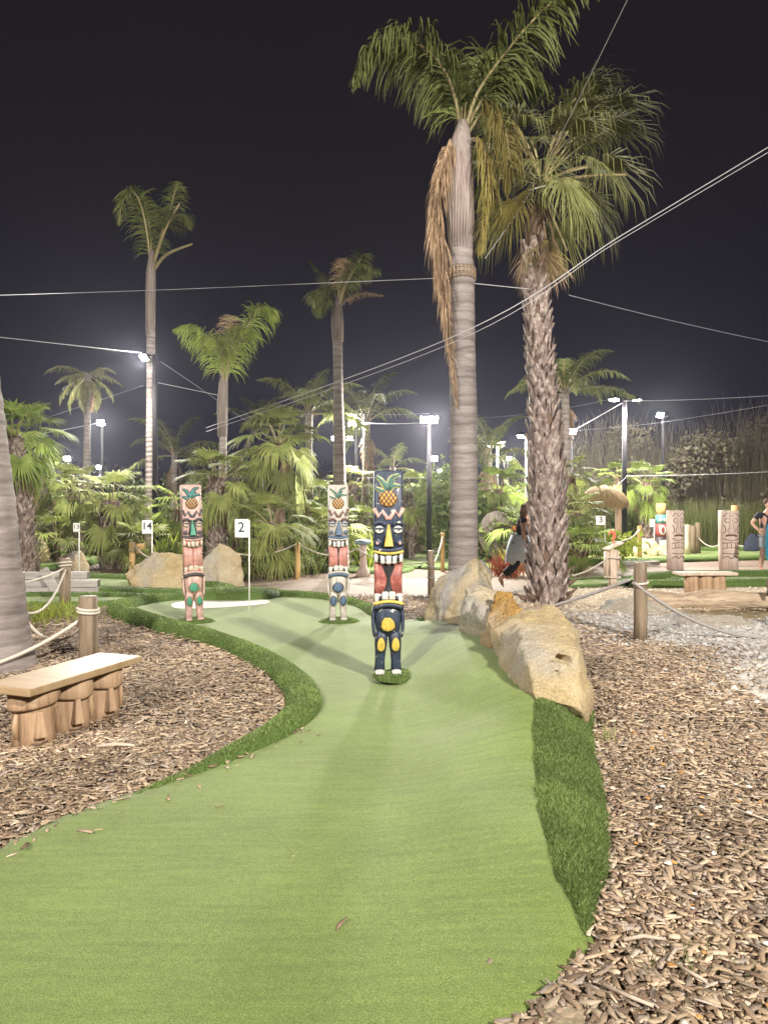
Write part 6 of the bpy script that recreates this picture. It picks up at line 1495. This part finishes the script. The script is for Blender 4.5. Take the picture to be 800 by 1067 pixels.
# woman striding to the right, half hidden by the shaggy trunk
x, y = 2.58, 13.4; t = thing('person', 'woman with long brown hair and pale blue waist shirt striding behind the shaggy trunk', 'person', (x, y, 0)); V3 = Vector
J = {'pel': (V3((-.02, 0, .88)), (.15, .12)), 'waist': (V3((.02, 0, 1.05)), (.125, .10)), 'chest': (V3((.07, 0, 1.24)), (.15, .11)), 'neck': (V3((.13, 0, 1.42)), .05), 'hd': (V3((.16, 0, 1.50)), .05),
     'hl': (V3((-.02, -.09, .84)), .09), 'kl': (V3((-.12, -.10, .50)), .062), 'al': (V3((-.40, -.10, .27)), .042), 'tl': (V3((-.36, -.10, .12)), .03),
     'hr': (V3((-.0, .09, .84)), .09), 'kr': (V3((.22, .10, .48)), .062), 'ar': (V3((.26, .10, .09)), .042), 'tr': (V3((.42, .10, .035)), .03),
     'sl': (V3((.02, -.17, 1.34)), .05), 'el': (V3((.00, -.24, 1.08)), .040), 'wl': (V3((.09, -.22, .88)), .028),
     'sr': (V3((.12, .17, 1.35)), .05), 'er': (V3((.26, .22, 1.14)), .040), 'wr': (V3((.44, .18, 1.05)), .028)}
E = [('pel', 'waist'), ('waist', 'chest'), ('chest', 'neck'), ('neck', 'hd'), ('pel', 'hl'), ('hl', 'kl'), ('kl', 'al'), ('al', 'tl'), ('pel', 'hr'), ('hr', 'kr'), ('kr', 'ar'), ('ar', 'tr'), ('chest', 'sl'), ('sl', 'el'), ('el', 'wl'), ('chest', 'sr'), ('sr', 'er'), ('er', 'wr')]
skin(J, E, 'body', SK, t)
hand(t, J['wl'][0], (.35, 0, -1), 1); hand(t, J['wr'][0], (1, 0, -.3), 1)
head_mesh(t, (.20, 0, 1.585), 0)
inf = lambda ks, g: {k: (J[k][0], tuple(r_*g for r_ in (J[k][1] if hasattr(J[k][1], '__len__') else (J[k][1],)*2))) for k in ks}
tp = inf(['pel', 'waist', 'chest', 'sl', 'sr'], 1.12); tp['se'] = (J['sl'][0].lerp(J['el'][0], .35), .055); tp['sf'] = (J['sr'][0].lerp(J['er'][0], .35), .055); tp['nk'] = (V3((.11, 0, 1.37)), .07)
skin(tp, [('pel', 'waist'), ('waist', 'chest'), ('chest', 'nk'), ('chest', 'sl'), ('sl', 'se'), ('chest', 'sr'), ('sr', 'sf')], 'top', BLK, t)
tr = inf(['pel', 'hl', 'kl', 'hr', 'kr'], 1.12); tr['cl'] = (J['kl'][0].lerp(J['al'][0], .82), .082); tr['cr'] = (J['kr'][0].lerp(J['ar'][0], .85), .08); tr['kl'] = (J['kl'][0], .085); tr['kr'] = (J['kr'][0], .085)
skin(tr, [('pel', 'hl'), ('hl', 'kl'), ('kl', 'cl'), ('pel', 'hr'), ('hr', 'kr'), ('kr', 'cr')], 'trousers', BLK, t)
mb = MB(); vs = []; fs = []; n = 26
for j, (z, cx, rx, ry) in enumerate(((1.07, .01, .185, .19), (.99, -.01, .205, .225), (.88, -.045, .21, .245), (.76, -.075, .205, .24), (.64, -.11, .185, .215), (.54, -.135, .15, .17))):
    for k in range(n):
        q = 2*PI*k/n; w_ = 1+.07*j/5*math.sin(7*q+.5*j)+.03*math.sin(3*q+j)
        vs.append((cx+rx*w_*math.cos(q), ry*w_*math.sin(q), z+.03*(j/5)*math.sin(4*q)))
for j in range(5):
    for k in range(n): fs.append((j*n+k, j*n+(k+1) % n, (j+1)*n+(k+1) % n, (j+1)*n+k))
mb.add(vs, fs); mb.obj('tied_shirt', DEN, t)
mb = MB(); ellipsoid(mb, (.17, 0, 1.61), (.105, .088, .115), 18, 12); tube(mb, catmull([(.10, 0, 1.62), (.06, 0, 1.50), (.03, 0, 1.36), (-.03, -.01, 1.22), (-.06, -.02, 1.10)], 4), [.08, .085, .085, .085, .085, .085, .08, .08, .08, .08, .075, .07, .065, .06, .05, .04, .02], 12, True, .8, .25, 2); mb.obj('hair', HAIR, t)
for k, c_ in (('al', V3((-.39, -.10, .17))), ('ar', V3((.36, .10, .018)))):
    mb = MB(); ellipsoid(mb, c_, (.10, .036, .014), 12, 6, Matrix.Rotation(R(58) if k == 'al' else 0, 3, 'Y')); mb.obj('sandal', paint('sandal_'+k, (.12, .05, .025), .9), t)
# person at the right edge
x, y = 9.25, 17.2; t = thing('person', 'person in black shirt and grey shorts at the right edge, towel over one arm', 'person', (x, y, 0), R(10))
J = {'pel': (V3((0, 0, .94)), (.15, .12)), 'waist': (V3((.0, 0, 1.10)), (.14, .11)), 'chest': (V3((.02, 0, 1.32)), (.17, .12)), 'neck': (V3((.03, 0, 1.50)), .055), 'hd': (V3((.04, 0, 1.57)), .055),
     'hl': (V3((-.10, 0, .88)), .09), 'kl': (V3((-.12, -.03, .50)), .065), 'al': (V3((-.12, .05, .09)), .042), 'tl': (V3((-.11, -.10, .035)), .033),
     'hr': (V3((.10, 0, .88)), .09), 'kr': (V3((.12, -.06, .50)), .065), 'ar': (V3((.12, -.02, .09)), .042), 'tr': (V3((.13, -.16, .035)), .033),
     'sl': (V3((-.20, 0, 1.42)), .058), 'el': (V3((-.36, .05, 1.20)), .045), 'wl': (V3((-.30, -.12, 1.03)), .032),
     'sr': (V3((.24, 0, 1.42)), .058), 'er': (V3((.27, -.06, 1.14)), .045), 'wr': (V3((.10, -.22, 1.10)), .032)}
skin(J, E, 'body', SK, t); hand(t, J['wl'][0], (.3, -.3, -1), 1); hand(t, J['wr'][0], (-1, -.2, -.1), 1); head_mesh(t, (.05, -.015, 1.66), R(-100))
tp = inf(['pel', 'waist', 'chest', 'sl', 'sr'], 1.13); tp['se'] = (J['sl'][0].lerp(J['el'][0], .6), .075); tp['sf'] = (J['sr'][0].lerp(J['er'][0], .6), .075); tp['nk'] = (V3((.03, 0, 1.46)), .075)
skin(tp, [('pel', 'waist'), ('waist', 'chest'), ('chest', 'nk'), ('chest', 'sl'), ('sl', 'se'), ('chest', 'sr'), ('sr', 'sf')], 'shirt', BLK, t)
tr = {'pel': (V3((0, 0, .93)), (.175, .14)), 'hl': (V3((-.10, 0, .84)), .115), 'kl': (V3((-.12, -.02, .56)), .105), 'hr': (V3((.10, 0, .84)), .115), 'kr': (V3((.12, -.04, .56)), .105)}
skin(tr, [('pel', 'hl'), ('hl', 'kl'), ('pel', 'hr'), ('hr', 'kr')], 'shorts', GRY, t)
mb = MB(); ellipsoid(mb, (.05, .02, 1.71), (.095, .105, .10), 16, 10); mb.obj('hair', HAIR, t)
for s_, yy in ((-.115, -.06), (.128, -.12)):
    mb = MB(); ellipsoid(mb, (s_, yy, .04), (.05, .14, .045), 12, 8); mb.obj('shoe', BLK, t)
x2, y2 = x-.02, y-.32; mb = MB(); rg2 = random.Random(2); vs = []; fs = []; n = 16
for j, z in enumerate((1.22, 1.14, .95, .7, .45, .30)):
    for k in range(n):
        a = 2*PI*k/n; w_ = (.12, .17, .19, .2, .18, .13)[j]; vs.append((w_*math.cos(a)*(1+.1*math.sin(5*a+j)), .06*math.sin(a)*(1+.3*math.sin(4*a+j*.5)), z))
for j in range(5):
    for k in range(n): fs.append((j*n+k, j*n+(k+1) % n, (j+1)*n+(k+1) % n, (j+1)*n+k))
fs.append(tuple(range(n))); fs.append(tuple(range(6*n-1, 5*n-1, -1))); mb.add(vs, fs); o = mb.obj('towel', TEAL); o.location = (x2+.02, y2, 0); tag(o, 'teal towel hanging from the arm of the person at the right edge', 'towel')
t = thing('shoulder_bag', 'dark slate bag hanging at the hip of the person at the right edge', 'bag', (x-.34, y+.05, 0))
mb = MB(); loft(mb, [(.52, 0, 0, .16, .07), (.56, 0, 0, .19, .09), (.78, .01, 0, .16, .08), (.92, .05, 0, .09, .05), (.94, .05, 0, .07, .03)], 18, 2.6); mb.obj('bag_body', tex('slate_cloth', [(.3, (.05, .06, .09)), (.7, (.09, .10, .14))], 20), t)
mb = MB(); tube(mb, [(.05, 0, .93), (.02, -.02, 1.05), (.05, -.1, 1.08)], .012, 6); mb.obj('strap', BLK, t)
